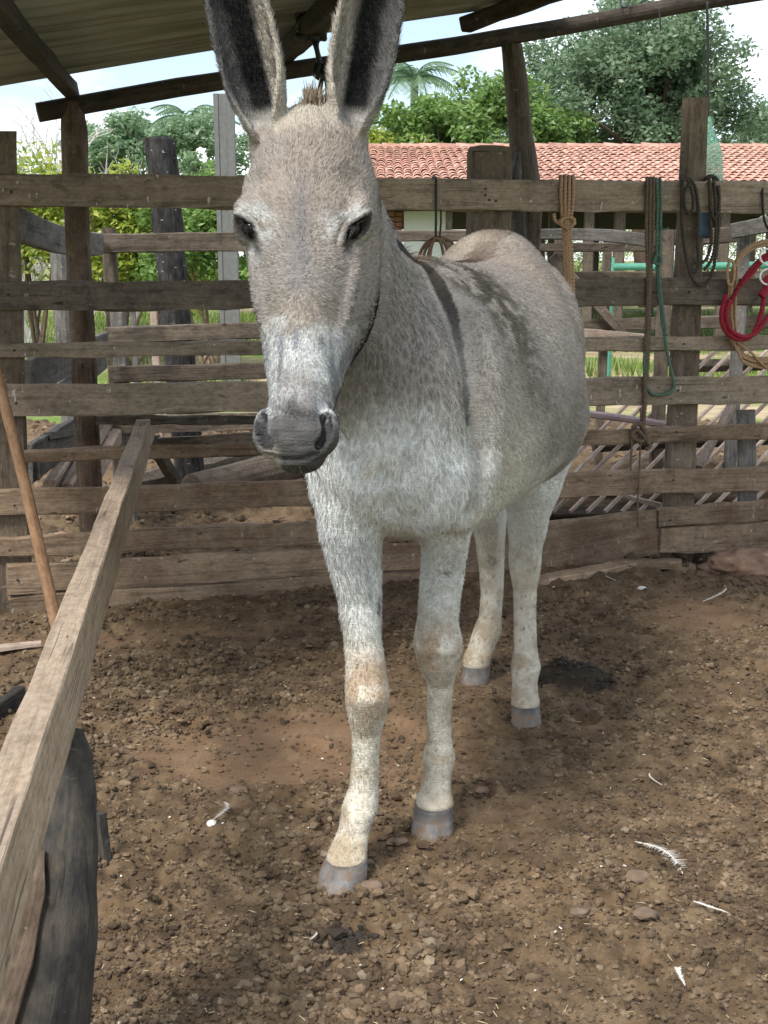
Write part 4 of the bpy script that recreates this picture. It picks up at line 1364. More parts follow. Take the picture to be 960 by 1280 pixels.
# lighter trees left of it
c = at(545, 180, 34)
limb_tree('bushy_tree', 'pale green loose tree above the roof just right of the right ear', (c.x, 34, 0), 2.4, (c.x, c.y, c.z - .1), 1.75, 50, 8000, .17, M_leafmid, M_bark, 5, .1, squash=(1, .8, .75), sub=(.18, .34))
c = at(620, 165, 35)
limb_tree('bushy_tree', 'bright green bushy tree above the roof behind the dark shed post', (c.x, 35, 0), 2.6, (c.x, c.y, c.z), 1.75, 56, 9000, .18, M_leafmid, M_bark, 6, .1, squash=(1, .8, .8), sub=(.18, .34))
c = at(470, 195, 33)
limb_tree('bushy_tree', 'small yellow-green tree at the left end of the tiled roof, behind the cheek', (c.x, 33, 0), 2.2, (c.x, c.y, c.z - .2), 1.3, 36, 5000, .16, M_leafyel, M_bark, 7, .08, sub=(.2, .36))
c = at(690, 170, 36)
limb_tree('bushy_tree', 'low green tree between the dark post and the broad dark tree', (c.x, 36, 0), 2.4, (c.x, c.y, c.z - .3), 1.2, 36, 4500, .17, M_leafmid, M_bark, 8, .08, sub=(.2, .36))
c = at(975, 170, 40)
limb_tree('bushy_tree', 'dark green tree beyond the roof at the right photo edge', (c.x, 40, 0), 2.6, (c.x + .3, c.y, c.z - .4), 1.9, 40, 5000, .2, M_leafdark, M_bark, 18, .1, sub=(.2, .36))

# left trees beyond the bushes
c = at(160, 198, 36)
limb_tree('hazy_tree', 'soft green tree beyond the bushes between shed post and charred post', (c.x, 36, 0), 2.4, (c.x, c.y, c.z - .5), 1.7, 52, 9000, .17, M_leafhazy, M_bark, 9, .1, squash=(1, .8, 1.0), sub=(.16, .32))
c = at(245, 190, 34)
limb_tree('hazy_tree', 'dense green tree behind the steel post left of the head', (c.x, 34, 0), 2.2, (c.x, c.y, c.z - .2), 1.3, 46, 8000, .15, M_leafhazy, M_bark, 10, .1, sub=(.18, .34))
c = at(30, 232, 40)
limb_tree('hazy_tree', 'grey green tree at far left beyond the leafless shrub', (c.x, 40, 0), 2.4, (c.x, c.y, c.z - .6), 1.9, 40, 3200, .2, M_palm, M_bark, 13, .1, sub=(.16, .32))

def palm(label, base, top_z, L, nf, seed, lean=0.0):
    t = thing('palm_tree', label, 'palm tree', base)
    g = random.Random(seed)
    B_ = V(base); T_ = V((base[0] + lean, base[1], top_z))
    S_ = spline([B_ - V((0, 0, .2)), B_.lerp(T_, .5), T_], 6)
    a, b = tube_data(S_, .13, 8)
    link('trunk', me_py('trunk', a, b, True), M_bark, t)
    for i in range(nf):
        az = 2 * math.pi * i / nf + g.uniform(-.2, .2)
        el = g.uniform(.2, 1.35)
        d = V((math.cos(az), math.sin(az), 0))
        pts = []
        for k in range(9):
            u = k / 8
            pts.append(T_ + d * (L * u * math.cos(el * (1 - u * .6))) + V((0, 0, L * (math.sin(el) * u - .75 * u * u))))
        vs, fs = [], []
        for k in range(1, 9):
            p = pts[k]; tdir = (pts[k] - pts[k - 1]).normalized()
            sd = tdir.cross(V((0, 0, 1))).normalized()
            for s in (-1, 1):
                for h in (0, .33, .66):
                    q = pts[k - 1].lerp(p, h)
                    ln = L * .30 * math.sin(math.pi * min(1, (k - 1 + h) / 8 * .85 + .15))
                    e = q + sd * (s * ln * .8) + tdir * (ln * .5) - V((0, 0, ln * g.uniform(.25, .6)))
                    k0 = len(vs)
                    w = tdir * .035
                    vs += [q - w, q + w, e + w * .3, e - w * .3]
                    fs.append((k0, k0 + 1, k0 + 2, k0 + 3))
        a, b = tube_data(pts, .022, 4, off=len(vs))
        link('frond', me_py('frond', vs + a, fs + b), M_palm, t)
    return t
p = at(236, 158, 37)
palm('feathery palm standing behind the steel post left of the left ear', (p.x, 37, 0), p.z + .05, 1.5, 21, 3)
p = at(186, 160, 40)
palm('taller hazy palm left of the charred post beneath the rafter', (p.x, 40, 0), p.z - .1, 1.4, 17, 4)
p = at(518, 100, 45)
palm('thin palm with drooping fronds against the sky beside the right ear', (p.x, 45, 0), p.z, 1.7, 16, 5)
p = at(120, 185, 42)
palm('hazy palm just right of the left shed post', (p.x, 42, 0), p.z - .05, 1.4, 17, 6)

# yellow-green bushes behind the chute
def bush(label, px, py, Y, R, n, seed, mat, k=56, squash=(1, .8, 1.12)):
    c = at(px, py + 22, Y); R *= 1.12; n = int(n * 1.6)
    t = thing('bush', label, 'bush', (c.x, Y, 0))
    ce, cr = clumps((c.x, c.y, c.z), R, k, seed, (.2, .4), squash, .3)
    g = random.Random(seed)
    tv_, tf_ = [], []
    for q in range(8):
        e = V(ce[g.randrange(k)])
        B_ = V((c.x + g.uniform(-.15, .15), Y + g.uniform(-.1, .1), -.15))
        S_ = spline([B_, B_.lerp(e, .5) + V((g.uniform(-.1, .1), 0, .1)), e], 4)
        a, b = tube_data(S_, [.03 * (1 - .7 * i / (len(S_) - 1)) for i in range(len(S_))], 5, off=len(tv_))
        tv_ += a; tf_ += b
    link('stems', me_py('stems', tv_, tf_, True), M_bark, t)
    leaves('foliage', ce, cr, n, .085, mat, t, seed + 1, shell=.3, aspect=.5)
    return t
bush('yellow-green bush seen between the left fence post and the shed post', 50, 290, 17.5, .95, 6500, 31, M_leafyel)
bush('yellow-green bush between the shed post and the charred post', 150, 295, 17, .95, 7500, 32, M_leafyel)
bush('bright green bush right of the charred post', 252, 290, 16.5, .75, 6000, 33, M_leafmid)
bush('low green bush right behind the charred post', 205, 300, 19, .85, 5500, 34, M_leafyel)
bush('bushy green shrub standing in the pasture under the eave at right', 880, 300, 42, 2.0, 5000, 35, M_leafyel)
bush('distant green shrub beyond the open veranda', 700, 310, 44, 2.2, 5000, 36, M_leafmid)
bush('far yellow-green shrub seen through the middle of the veranda', 790, 312, 48, 2.2, 5000, 37, M_leafyel)
bush('far green shrub seen low at the right end of the veranda', 950, 306, 46, 2.0, 4500, 38, M_leafmid)

# leafless grey shrub
def bare(label, px, py, Y, H_, seed):
    c = at(px, py, Y)
    g = random.Random(seed)
    vs, fs = [], []
    def grow(p, d, L, r, dep):
        e = p + d * L
        m = p.lerp(e, .5) + V((g.uniform(-.1, .1), g.uniform(-.1, .1), g.uniform(-.05, .05))) * L
        a, b = tube_data([p, m, e], [r, r * .8, r * .6], 4, off=len(vs))
        vs.extend(a); fs.extend(b)
        if dep == 0: return
        for _ in range(3):
            dd = (d + V((g.uniform(-.8, .8), g.uniform(-.8, .8), g.uniform(-.3, .5)))).normalized()
            grow(e if g.random() < .6 else m, dd, L * g.uniform(.55, .85), r * .6, dep - 1)
    for _ in range(9):
        grow(V((c.x + g.uniform(-.6, .6), Y, 0)), V((g.uniform(-.4, .4), g.uniform(-.3, .3), 1)).normalized(), H_ * .42, .05, 4)
    return tag(link('bare_shrub', me_py('bare_shrub', vs, fs), M_twig), label, 'shrub')
bare('leafless grey shrub against the sky left of the left shed post', 45, 250, 21, 3.1, 3)
bare('leafless grey shrub right of the left shed post, lower', 125, 250, 25, 2.7, 8)

# ------------------------------------------------------------------ donkey
O0 = V((-.02, 2.50, 0)); AX = V((.30, .954, 0)).normalized(); SX = V((AX.y, -AX.x, 0))
def B(t, s, z): return O0 + AX * t + SX * s + V((0, 0, z))
donkey = thing('donkey', 'pale grey donkey with a dark shoulder stripe standing and facing the camera', 'donkey', B(.6, 0, 0))
LV, LF = [], []
def loft(sec, n=28):
    """sec: (center, u axis, v axis, ru, rv, exponent, egg): egg narrows the +v side"""
    k0 = len(LV)
    for c, u, v, ru, rv, ex, egg in sec:
        for k in range(n):
            a = 2 * math.pi * k / n
            ca, sa = math.cos(a), math.sin(a)
            x = math.copysign(abs(ca) ** (2 / ex), ca) * ru * (1 - egg * sa)
            y = math.copysign(abs(sa) ** (2 / ex), sa) * rv
            LV.append(c + u * x + v * y)
    m = len(sec)
    for i in range(m - 1):
        for k in range(n):
            a, b = k0 + i * n + k, k0 + i * n + (k + 1) % n
            LF.append((a, b, b + n, a + n))
    c0 = len(LV); LV.append(sec[0][0]); LV.append(sec[-1][0])
    for k in range(n):
        LF.append((c0, k0 + (k + 1) % n, k0 + k))
        LF.append((c0 + 1, k0 + (m - 1) * n + k, k0 + (m - 1) * n + (k + 1) % n))
def blob(c, ax, r, ref=V((0, 0, 1))):
    """ellipsoid: r = (along ax, side, up)"""
    ax = ax.normalized()
    u = ax.cross(ref).normalized(); v = u.cross(ax)
    sec = []
    for i in range(9):
        t = -math.cos(math.pi * (i + .02) / 8.04)
        q = math.sqrt(max(0, 1 - t * t))
        sec.append((c + ax * (t * r[0]), u, v, max(q * r[1], .002), max(q * r[2], .002), 2, 0))
    loft(sec, 20)
UPV = V((0, 0, 1))
# trunk
trunk = [(-.03, .94, .07, .10), (.0, .955, .12, .165), (.07, .97, .158, .225), (.18, .995, .18, .275), (.32, .985, .205, .305), (.5, .985, .238, .292), (.68, .99, .262, .285),
         (.86, 1.0, .268, .285), (1.0, 1.03, .255, .295), (1.12, 1.07, .23, .29), (1.24, 1.09, .20, .272), (1.36, 1.075, .16, .23), (1.45, 1.05, .11, .16), (1.5, 1.03, .055, .08)]
loft([(B(t, -.035 * float(sstep(.86, 1.14, np.array([t]))[0]), z), SX, UPV, w, h, 2.2, .24 if t > .3 else .16) for t, z, w, h in trunk], 40)
# belly fullness on both sides, shoulders, haunches
for s in (-1, 1):
    blob(B(.82, s * .115, .89), AX, (.40, .165, .165))
    blob(B(.20, s * .115, .97), V((.05, 0, 1)), (.25, .105, .07), AX)     # shoulder
    blob(B(.09, s * .082, .86), UPV, (.125, .088, .08), AX)                   # pectoral
    blob(B(1.22, s * .105 - .03, 1.02), V((0, 0, 1)), (.26, .14, .11), AX)        # haunch
    blob(B(1.20, s * .12 - .02, .86), V((.0, 0, 1)), (.20, .12, .085), AX)
# neck
HP = at(386, 132, 2.36)                # poll
npts = [(B(.27, 0, 1.00), .175, .27), (B(.14, -.03, 1.10), .135, .225), (V((-.055, 2.58, 1.20)), .105, .18), (V((-.085, 2.52, 1.31)), .092, .14), (V((-.11, 2.46, 1.42)), .085, .11), (V((HP.x, 2.42, 1.49)), .07, .08)]
ndir = (npts[-2][0] - npts[0][0]).normalized()
nv_ = (UPV - ndir * UPV.dot(ndir)).normalized()
nu_ = ndir.cross(nv_)
loft([(c, -nu_, nv_, a, b, 2.2, .28) for c, a, b in npts], 32)
# crest ridge under the mane
loft([(B(.34, 0, 1.21), -nu_, nv_, .05, .05, 2, 0), (B(.24, 0, 1.22), -nu_, nv_, .04, .05, 2, 0), (V((0.0, 2.68, 1.245)), -nu_, nv_, .032, .05, 2, 0), (V((-.045, 2.61, 1.285)), -nu_, nv_, .028, .045, 2, 0), (V((-.062, 2.55, 1.34)), -nu_, nv_, .026, .04, 2, 0), (V((-.09, 2.47, 1.45)), -nu_, nv_, .028, .04, 2, 0)], 14)
# head
H0, H1 = at(383, 140, 2.29), at(364, 560, 2.07)
HL = (H1 - H0).length
DH = (H1 - H0).normalized()
yaw = math.radians(7)
nf0 = V((-math.sin(yaw), -math.cos(yaw), 0))
NFH = (nf0 - DH * nf0.dot(DH)).normalized()       # out of the face
SH = DH.cross(NFH).normalized()
if SH.x < 0: SH = -SH                              # towards picture right
def HD(h, s, d): return H0 + DH * (h * HL) + SH * s + NFH * d
# (h, side shift, half width, front, back, exponent, egg)
hs_ = [(-.07, .0, .05, -.04, -.13, 2, 0), (-.02, .0, .070, -.01, -.16, 2.1, .05), (.06, -.002, .096, .008, -.19, 2.3, .08), (.17, -.004, .116, .016, -.215, 2.4, .06), (.27, -.005, .121, .016, -.235, 2.5, .04),
       (.36, -.001, .115, .010, -.255, 2.5, .12), (.46, .004, .108, .004, -.262, 2.4, .2), (.56, .005, .097, .0, -.235, 2.3, .24), (.65, .003, .079, -.003, -.19, 2.3, .2),
       (.74, .0, .063, -.006, -.155, 2.3, .15), (.82, .0, .053, -.007, -.135, 2.3, .1), (.88, -.001, .050, -.002, -.13, 2.3, .05), (.93, -.001, .0545, .002, -.122, 2.3, .0), (.975, 0, .0535, -.002, -.11, 2.2, -.02), (1.01, .001, .043, -.012, -.10, 2.2, 0), (1.04, .002, .028, -.026, -.08, 2, 0)]
loft([(HD(h, s, (f + b) / 2), SH, NFH, w, (f - b) / 2, ex, eg) for h, s, w, f, b, ex, eg in hs_], 36)
# orbital ridges, cheek (masseter), nostril rims, lips
for s in (-1, 1):
    blob(HD(.30, s * .094 - .004, -.040), DH, (.045, .026, .036), NFH)
    blob(HD(.45, s * .066, -.17), DH, (.12, .036, .075), NFH)
    blob(HD(.925, s * .0585, -.034), DH * 1 + SH * (s * .1), (.034, .0120, .027), NFH)
    blob(HD(.977, s * .050, -.034), DH + SH * (s * -.9), (.030, .014, .026), NFH)
blob(HD(1.0, .003, -.072), SH, (.040, .034, .026), UPV)     # lower lip
blob(HD(.155, 0, -.002), DH, (.10, .05, .015), NFH)
for s in (-1, 1):
    blob(HD(.49, s * .080, -.050), DH + SH * (-s * .12), (.085, .012, .018), NFH)          # forehead
# ears: open cups
def ear(base, tip, face, side, wmax, seg=12, n=11, bend=0.0):
    ax = (tip - base); L = ax.length; ax.normalize()
    f = (face - ax * face.dot(ax)).normalized()
    u = ax.cross(f).normalized()
    if u.x < 0: u = -u
    k0 = len(LV); ring = 2 * n
    prof = [(0, .50), (.08, .68), (.16, .84), (.26, .95), (.38, 1.0), (.5, 1.0), (.62, .97), (.74, .85), (.85, .63), (.93, .40), (.985, .14)]
    for i, (h, w) in enumerate(prof):
        hw = wmax * w
        c = base + ax * (L * h) + u * (bend * side * h * (1 - h) * 4)
        open_ = math.radians(150 - 62 * sstep(0.02, .42, np.array([h]))[0])     # half angle of the wall
        depth = .85 if h < .3 else .7
        th = .0105
        for rr, order in ((0, range(n)), (th, range(n - 1, -1, -1))):
            for k in order:
                a = -open_ + 2 * open_ * k / (n - 1)
                x = math.sin(a) * (hw - rr); y = -math.cos(a) * (hw - rr) * depth
                LV.append(c + u * x + f * (y + .0 + (0.25 * hw)))
    for i in range(len(prof) - 1):
        for k in range(ring):
            a, b = k0 + i * ring + k, k0 + i * ring + (k + 1) % ring
            LF.append((a, b, b + ring, a + ring))
    for r0 in (k0, k0 + (len(prof) - 1) * ring):
        for k in range(n - 1):
            q = (r0 + k, r0 + k + 1, r0 + ring - 2 - k, r0 + ring - 1 - k)
            LF.append(q if r0 != k0 else q[::-1])
EB = [at(337, 174, 2.335), at(433, 172, 2.335)]
ET = [at(270, -108, 2.33), at(486, -112, 2.33)]
EF = [V((-.16, -1, .0)), V((.10, -1, .0))]
ear(EB[0], ET[0], EF[0], -1, .0575)
ear(EB[1], ET[1], EF[1], 1, .0575)
for e, t_ in zip(EB, ET):
    blob(e - V((0, -.02, .03)), (t_ - e), (.065, .036, .036), V((0, 1, 0)))
# legs from photo pixels: (x, y, Y, width px, depth factor)
def leg(spec, inner=()):
    sec = list(inner)
    for x, y, Y, w, df in spec:
        c = at(x, y, Y); r = w * zopt(c) / F / 2 - .0042
        sec.append((c, V((1, 0, 0)), V((0, -1, 0)), r, r * df, 2.15, 0))
    loft(sec, 22)
leg([(456, 560, 2.63, 95, 1.2), (447, 595, 2.605, 100, 1.15), (440, 630, 2.60, 97, 1.15), (438, 662, 2.61, 87, 1.2), (442, 700, 2.63, 73, 1.2), (450, 750, 2.64, 57, 1.15), (454, 800, 2.635, 51, 1.1), (457, 838, 2.62, 56, 1.1), (459, 866, 2.61, 61, 1.2), (459, 893, 2.617, 54, 1.1),
     (458, 915, 2.625, 42, 1.1), (457, 945, 2.63, 39, 1.2), (455, 982, 2.63, 41, 1.2), (450, 1010, 2.622, 51, 1.3), (443, 1036, 2.60, 44, 1.1), (437, 1055, 2.575, 50, 1.0), (433, 1072, 2.55, 57, .95), (431, 1082, 2.545, 50, .9)])
leg([(545, 555, 2.72, 88, 1.4), (553, 590, 2.71, 84, 1.35), (556, 625, 2.72, 76, 1.35), (557, 660, 2.745, 68, 1.35), (555, 695, 2.775, 61, 1.3), (551, 735, 2.80, 57, 1.2), (547, 775, 2.80, 56, 1.1), (547, 806, 2.795, 68, 1.15), (549, 831, 2.805, 57, 1.1), (550, 854, 2.82, 38, 1.15),
     (549, 890, 2.835, 34, 1.3), (549, 925, 2.84, 35, 1.3), (549, 946, 2.84, 45, 1.35), (546, 970, 2.825, 39, 1.15), (544, 988, 2.81, 45, 1.0), (543, 1003, 2.79, 52, .95), (542, 1012, 2.79, 46, .9)])
leg([(668, 560, 3.50, 100, 1.4), (664, 610, 3.50, 76, 1.5), (660, 645, 3.52, 56, 1.6), (657, 680, 3.56, 44, 1.7), (656, 706, 3.585, 43, 1.7), (656, 735, 3.58, 33, 1.4), (656, 775, 3.57, 31, 1.3), (657, 810, 3.56, 32, 1.3), (657, 832, 3.55, 41, 1.35), (656, 852, 3.53, 35, 1.1),
     (656, 866, 3.515, 37, 1.0), (657, 879, 3.50, 40, .95), (657, 886, 3.50, 34, .9)])
leg([(600, 560, 3.85, 90, 1.3), (607, 610, 3.86, 60, 1.6), (611, 645, 3.88, 46, 1.7), (613, 680, 3.93, 39, 1.7), (614, 705, 3.95, 35, 1.5), (615, 740, 3.94, 31, 1.3), (613, 770, 3.93, 31, 1.3), (609, 790, 3.915, 39, 1.3), (602, 808, 3.89, 36, 1.1), (597, 820, 3.87, 38, 1.0), (595, 830, 3.86, 38, .95), (595, 836, 3.86, 32, .9)])
# elbows, stifle
blob(B(.24, .12, .80), UPV, (.08, .045, .05), AX); blob(B(.24, -.12, .80), UPV, (.08, .045, .05), AX)
# tail
loft([(B(1.47, 0, 1.16), SX, AX, .035, .03, 2, 0), (B(1.53, 0, 1.05), SX, AX, .03, .03, 2, 0), (B(1.55, 0, .85), SX, AX, .025, .025, 2, 0), (B(1.54, 0, .62), SX, AX, .03, .03, 2, 0), (B(1.53, 0, .42), SX, AX, .02, .02, 2, 0)], 12)

me0 = me_py('donkey_raw', LV, LF)
bm = bmesh.new(); bm.from_mesh(me0); bmesh.ops.recalc_face_normals(bm, faces=bm.faces); bm.to_mesh(me0); bm.free()
ob0 = bpy.data.objects.new('donkey_raw', me0); col.objects.link(ob0)
md = ob0.modifiers.new('r', 'REMESH'); md.mode = 'VOXEL'; md.voxel_size = 0.0043; md.use_smooth_shade = True
md = ob0.modifiers.new('s', 'SMOOTH'); md.factor = .5; md.iterations = 7
dg = bpy.context.evaluated_depsgraph_get()
body_me = bpy.data.meshes.new_from_object(ob0.evaluated_get(dg))
bpy.data.objects.remove(ob0)
body_me.name = 'body'
N = len(body_me.vertices)
P = np.empty(N * 3, np.float32); body_me.vertices.foreach_get('co', P); P = P.reshape(-1, 3).astype(np.float64)
def vnormals():
    a = np.empty(N * 3, np.float32); body_me.vertices.foreach_get('normal', a); return a.reshape(-1, 3).astype(np.float64)
NR = vnormals()
nl = len(body_me.loops); LP = np.empty(nl, np.int32); body_me.loops.foreach_get('vertex_index', LP)
npoly = len(body_me.polygons)
FQ = LP.reshape(npoly, -1) if nl == npoly * 4 else None
edges = np.empty(len(body_me.edges) * 2, np.int32); body_me.edges.foreach_get('vertices', edges); edges = edges.reshape(-1, 2)
deg = np.bincount(edges.ravel(), minlength=N).astype(np.float64)
def smooth_w(P, w, it):
    P = P.copy()
    sel = np.where(w > .01)[0]
    idm = np.full(N, -1); idm[sel] = np.arange(len(sel))
    e2 = np.concatenate([edges, edges[:, ::-1]])
    e2 = e2[idm[e2[:, 0]] >= 0]
    i0, i1 = idm[e2[:, 0]], e2[:, 1]
    dg_, ww_ = deg[sel][:, None], (.5 * w[sel])[:, None]
    for _ in range(it):
        S = np.stack([np.bincount(i0, P[i1, k], len(sel)) for k in range(3)], 1)
        P[sel] += (S / dg_ - P[sel]) * ww_
    return P
def npv(v): return np.array(v)
def hco(P):
    q = P - npv(H0)
    return q @ npv(DH) / HL, q @ npv(SH), q @ npv(NFH)
h_, s_, d_ = hco(P)
# ears keep their edge; smooth the trunk seams strongly
q = P - npv(O0); T_, S_ = q @ npv(AX), q @ npv(SX)
bodyw = sstep(-.12, .1, T_) * sstep(.58, .75, P[:, 2])
P = smooth_w(P, bodyw * .95, 60)
neckw = sstep(-.27, -.33, d_) * 0 + sstep(2.36, 2.46, P[:, 1]) * sstep(1.0, 1.1, P[:, 2])
P = smooth_w(P, neckw * .9, 40)
jaww = sstep(-.10, -.15, d_) * sstep(.2, .28, h_) * sstep(.84, .74, h_) * sstep(-.42, -.34, d_) * sstep(.02, .05, s_)
P = smooth_w(P, jaww, 260)
P = smooth_w(P, sstep(.70, .78, h_) * sstep(.97, .91, h_) * sstep(-.10, -.05, d_) * sstep(2.5, 2.4, P[:, 1]), 22)
def put():
    body_me.vertices.foreach_set('co', P.astype(np.float32).ravel()); body_me.update()
put(); NR = vnormals()
def bvh():
    return BVHTree.FromPolygons([tuple(p) for p in P], [tuple(f) for f in FQ])
TREE = bvh()
def hit(px, py):
    r = ray(px, py).normalized()
    c, n, i, dd = TREE.ray_cast(CAM, r)
    return (c, n) if c is not None else (None, None)
def poly_dist(P, pts, rad=None):
    """distance to a 3D polyline (and, with rad per point, distance minus the interpolated radius)"""
    best = np.full(len(P), 9.0)
    for i in range(len(pts) - 1):
        a, b = npv(pts[i]), npv(pts[i + 1])
        ab = b - a
        t = np.clip((P - a) @ ab / (ab @ ab), 0, 1)
        dd = np.linalg.norm(P - (a + t[:, None] * ab), axis=1)
        if rad is not None: dd = dd - (rad[i] + (rad[i + 1] - rad[i]) * t)
        best = np.minimum(best, dd)
    return best
# gentle muscle relief
relief = fbm(P, 9, 3, 3) * .010 + fbm(P, 26, 6, 2) * .004 * (h_ < .8)
relief *= sstep(.2, .5, P[:, 2]) * np.where(h_ < -.02, 0.2, 1) * np.where((h_ > .0) & (d_ > -.3), .35, 1)
P = P + NR * relief[:, None]
# sternum groove between the pectorals and elbow crease
g = [x for x, n in (hit(x, y) for x, y in ((480, 600), (483, 640), (486, 680))) if x]
if len(g) > 1:
    P = P - NR * (np.exp(-(poly_dist(P, g) / .03) ** 2) * .020)[:, None]
g = [x for x, n in (hit(x, y) for x, y in ((588, 500), (598, 545), (600, 580), (590, 615), (582, 640))) if x]
if len(g) > 1:
    P = P - NR * (np.exp(-(poly_dist(P, g) / .018) ** 2) * .018)[:, None]
g = [x for x, n in (hit(x, y) for x, y in ((540, 350), (560, 390), (580, 440), (592, 500), (602, 560))) if x]
if len(g) > 1:
    P = P - NR * (np.exp(-(poly_dist(P, g) / .034) ** 2) * .019)[:, None]
for s in (-1, 1):
    c_ = npv(HD(.205, s * .080, -.012))
    P = P - NR * (np.exp(-(np.linalg.norm(P - c_, axis=1) / .030) ** 2) * .009)[:, None]
    c_ = npv(HD(.60, s * .058, -.030))
    P = P - NR * (np.exp(-(np.linalg.norm(P - c_, axis=1) / .035) ** 2) * .007)[:, None]
# nostrils
nos = []
for pts in (((327, 521), (325, 532), (327, 546), (334, 556)), ((407, 521), (409, 532), (407, 546), (400, 556))):
    g = [x for x, n in (hit(x, y) for x, y in pts) if x]
    if len(g) > 1:
        nos.append(g)
        dd = poly_dist(P, g)
        sgn = -1 if pts[0][0] < 365 else 1
        P = P - npv((NFH * .9 + SH * sgn * .35).normalized()) * (sstep(.0105, .004, dd) * .030)[:, None]
# mouth line
g = [x for x, n in (hit(x, y) for x, y in ((334, 568), (345, 573), (362, 575), (380, 574), (395, 569), (406, 561))) if x]
mouth = g
if len(g) > 1:
    P = P - NR * (np.exp(-(poly_dist(P, g) / .0045) ** 2) * .005)[:, None]
# eyes
eyes = []
for (px, py), tilt_, hu, hv in (((305, 285), .8, .0180, .0092), ((446, 287), -.8, .0222, .0092)):
    c, n = hit(px, py)
    if c is None:
        eyes.append(None); continue
    n = n.normalized()
    side = -1 if px < 380 else 1
    n = (n * .5 + (SH * side * .8 + NFH * .5) * .7).normalized()
    u = UPV.cross(n).normalized()
    if u.x < 0: u = -u
    v = n.cross(u).normalized()
    if v.z < 0: v = -v
    ua = u * math.cos(tilt_) - v * math.sin(tilt_) * 1.0
    if side < 0: ua = u * math.cos(tilt_) - v * math.sin(tilt_)
    va = n.cross(ua).normalized()
    if va.z < 0: va = -va
    eyes.append((c, n, ua, va, hu, hv, side))
    rel = P - npv(c)
    x, y, z = rel @ npv(ua), rel @ npv(va), rel @ npv(n)
    ok = (np.abs(z) < .04)
    e = (x / hu) ** 2 + (np.abs(y) / hv) ** 2
    ins = sstep(1.15, .75, e) * ok
    P = P - npv(n) * (ins * .016)[:, None]
    rim = np.exp(-((np.sqrt(e) - 1.42) / .28) ** 2) * ok
    P = P + npv(n) * (rim * np.where(y > 0, .0085, .003) * (1 if side > 0 else .55))[:, None]
    fold = np.exp(-((np.sqrt(e) - 2.1) / .2) ** 2) * ok * (y > 0)
    P = P - npv(n) * (fold * .003)[:, None]
put(); NR = vnormals(); TREE = bvh()
h_, s_, d_ = hco(P)
q = P - npv(O0); T_, S_ = q @ npv(AX), q @ npv(SX); Z_ = P[:, 2]

# ---- coat colour per vertex (pigment, dirt and painted shade under the jaw)
def mixc(c, w, k): return c * (1 - w[:, None]) + np.array(k) * w[:, None]
n1 = fbm(P, 5, 1, 4); n2 = fbm(P, 22, 2, 3); n3 = fbm(P, 60, 5, 3); n4 = fbm(P, 130, 9, 2)
C = np.tile(np.array([.258, .231, .205]), (N, 1))
C = mixc(C, sstep(-.1, .2, n1) * .5, (.20, .187, .176))
C = mixc(C, sstep(.3, .2, T_) * sstep(1.02, 1.12, Z_ + n1 * .1) * .45, (.19, .175, .165))
headw = sstep(-.32, -.27, d_) * sstep(-.16, -.06, h_) * (P[:, 1] < 2.62)
earw = ((h_ < -.015) & (Z_ > 1.5) & (d_ > -.16)).astype(float) * sstep(-.0, -.04, h_)
# chest, belly, legs: white
zt = np.interp(T_, [-.1, .05, .15, .25, .35, 1.0, 1.3], [.955, .94, .89, .82, .765, .755, .82])
ww = sstep(.10, -.08, Z_ - zt + n1 * .24 + n2 * .08) * (1 - headw)
C = mixc(C, ww, (.64, .655, .645))
C = mixc(C, ww * sstep(.0, .22, n2 + .5 * n1) * .45, (.42, .43, .43))
# grey inner forearms
# lower legs: cream with dirt
lw = sstep(.62, .40, Z_)
C = mixc(C, lw * .8, (.58, .53, .42))
C = mixc(C, lw * sstep(-.02, .2, n2) * .4, (.42, .37, .29))
C = mixc(C, lw * sstep(.13, .2, n3) * .6, (.2, .19, .18))
C = mixc(C, sstep(.42, .10, Z_) * sstep(-.12, .16, n2 + .5 * n1) * .75, (.30, .235, .15))
C = mixc(C, sstep(.17, .07, Z_) * .4, (.36, .29, .2))
knees = [((457, 872), .07, .85), ((470, 850), .05, .4), ((547, 820), .065, .85), ((556, 790), .04, .3), ((598, 815), .05, .25), ((657, 845), .05, .2), ((470, 850), .05, .35)]
for (px, py), r, k in knees:
    c, n = hit(px, py)
    if c:
        dd = np.linalg.norm(P - npv(c), axis=1)
        C = mixc(C, np.exp(-(dd / r) ** 2) * k * sstep(-.2, .1, n2), (.34, .235, .15))
# face
fg = headw * 1.0
C = mixc(C, fg, (.225, .204, .186))
C = mixc(C, fg * sstep(-.08, .18, n1) * .55, (.275, .225, .183))
C = mixc(C, fg * sstep(.12, .0, h_) * .5, (.31, .26, .21))
C = mixc(C, fg * sstep(.05, .09, np.abs(s_)) * sstep(.3, .45, h_) * sstep(.75, .65, h_) * .5, (.20, .185, .18))
C = mixc(C, fg * np.exp(-(s_ / .018) ** 2) * sstep(.15, .3, h_) * sstep(.62, .5, h_) * .6, (.13, .13, .14))
C = mixc(C, fg * np.exp(-((h_ - .6) / .05) ** 2) * np.exp(-(s_ / .05) ** 2) * .3, (.33, .26, .19))
C = mixc(C, fg * sstep(.60, .72, h_ + n2 * .16 + n3 * .12 - .25 * np.maximum(np.abs(s_) - .03, 0)) * sstep(-.13, -.06, d_), (.49, .505, .505))
C = mixc(C, fg * sstep(.645, .70, h_ + n2 * .14) * sstep(-.13, -.06, d_) * sstep(.0, .16, n3 + n2 * .5) * .75, (.27, .28, .30))
n5 = fbm(np.stack([s_ * 75, h_ * 9, d_ * 20], 1), 1.0, 83, 3)
n6 = fbm(np.stack([s_ * 20, h_ * 60, d_ * 10], 1), 1.0, 87, 2)
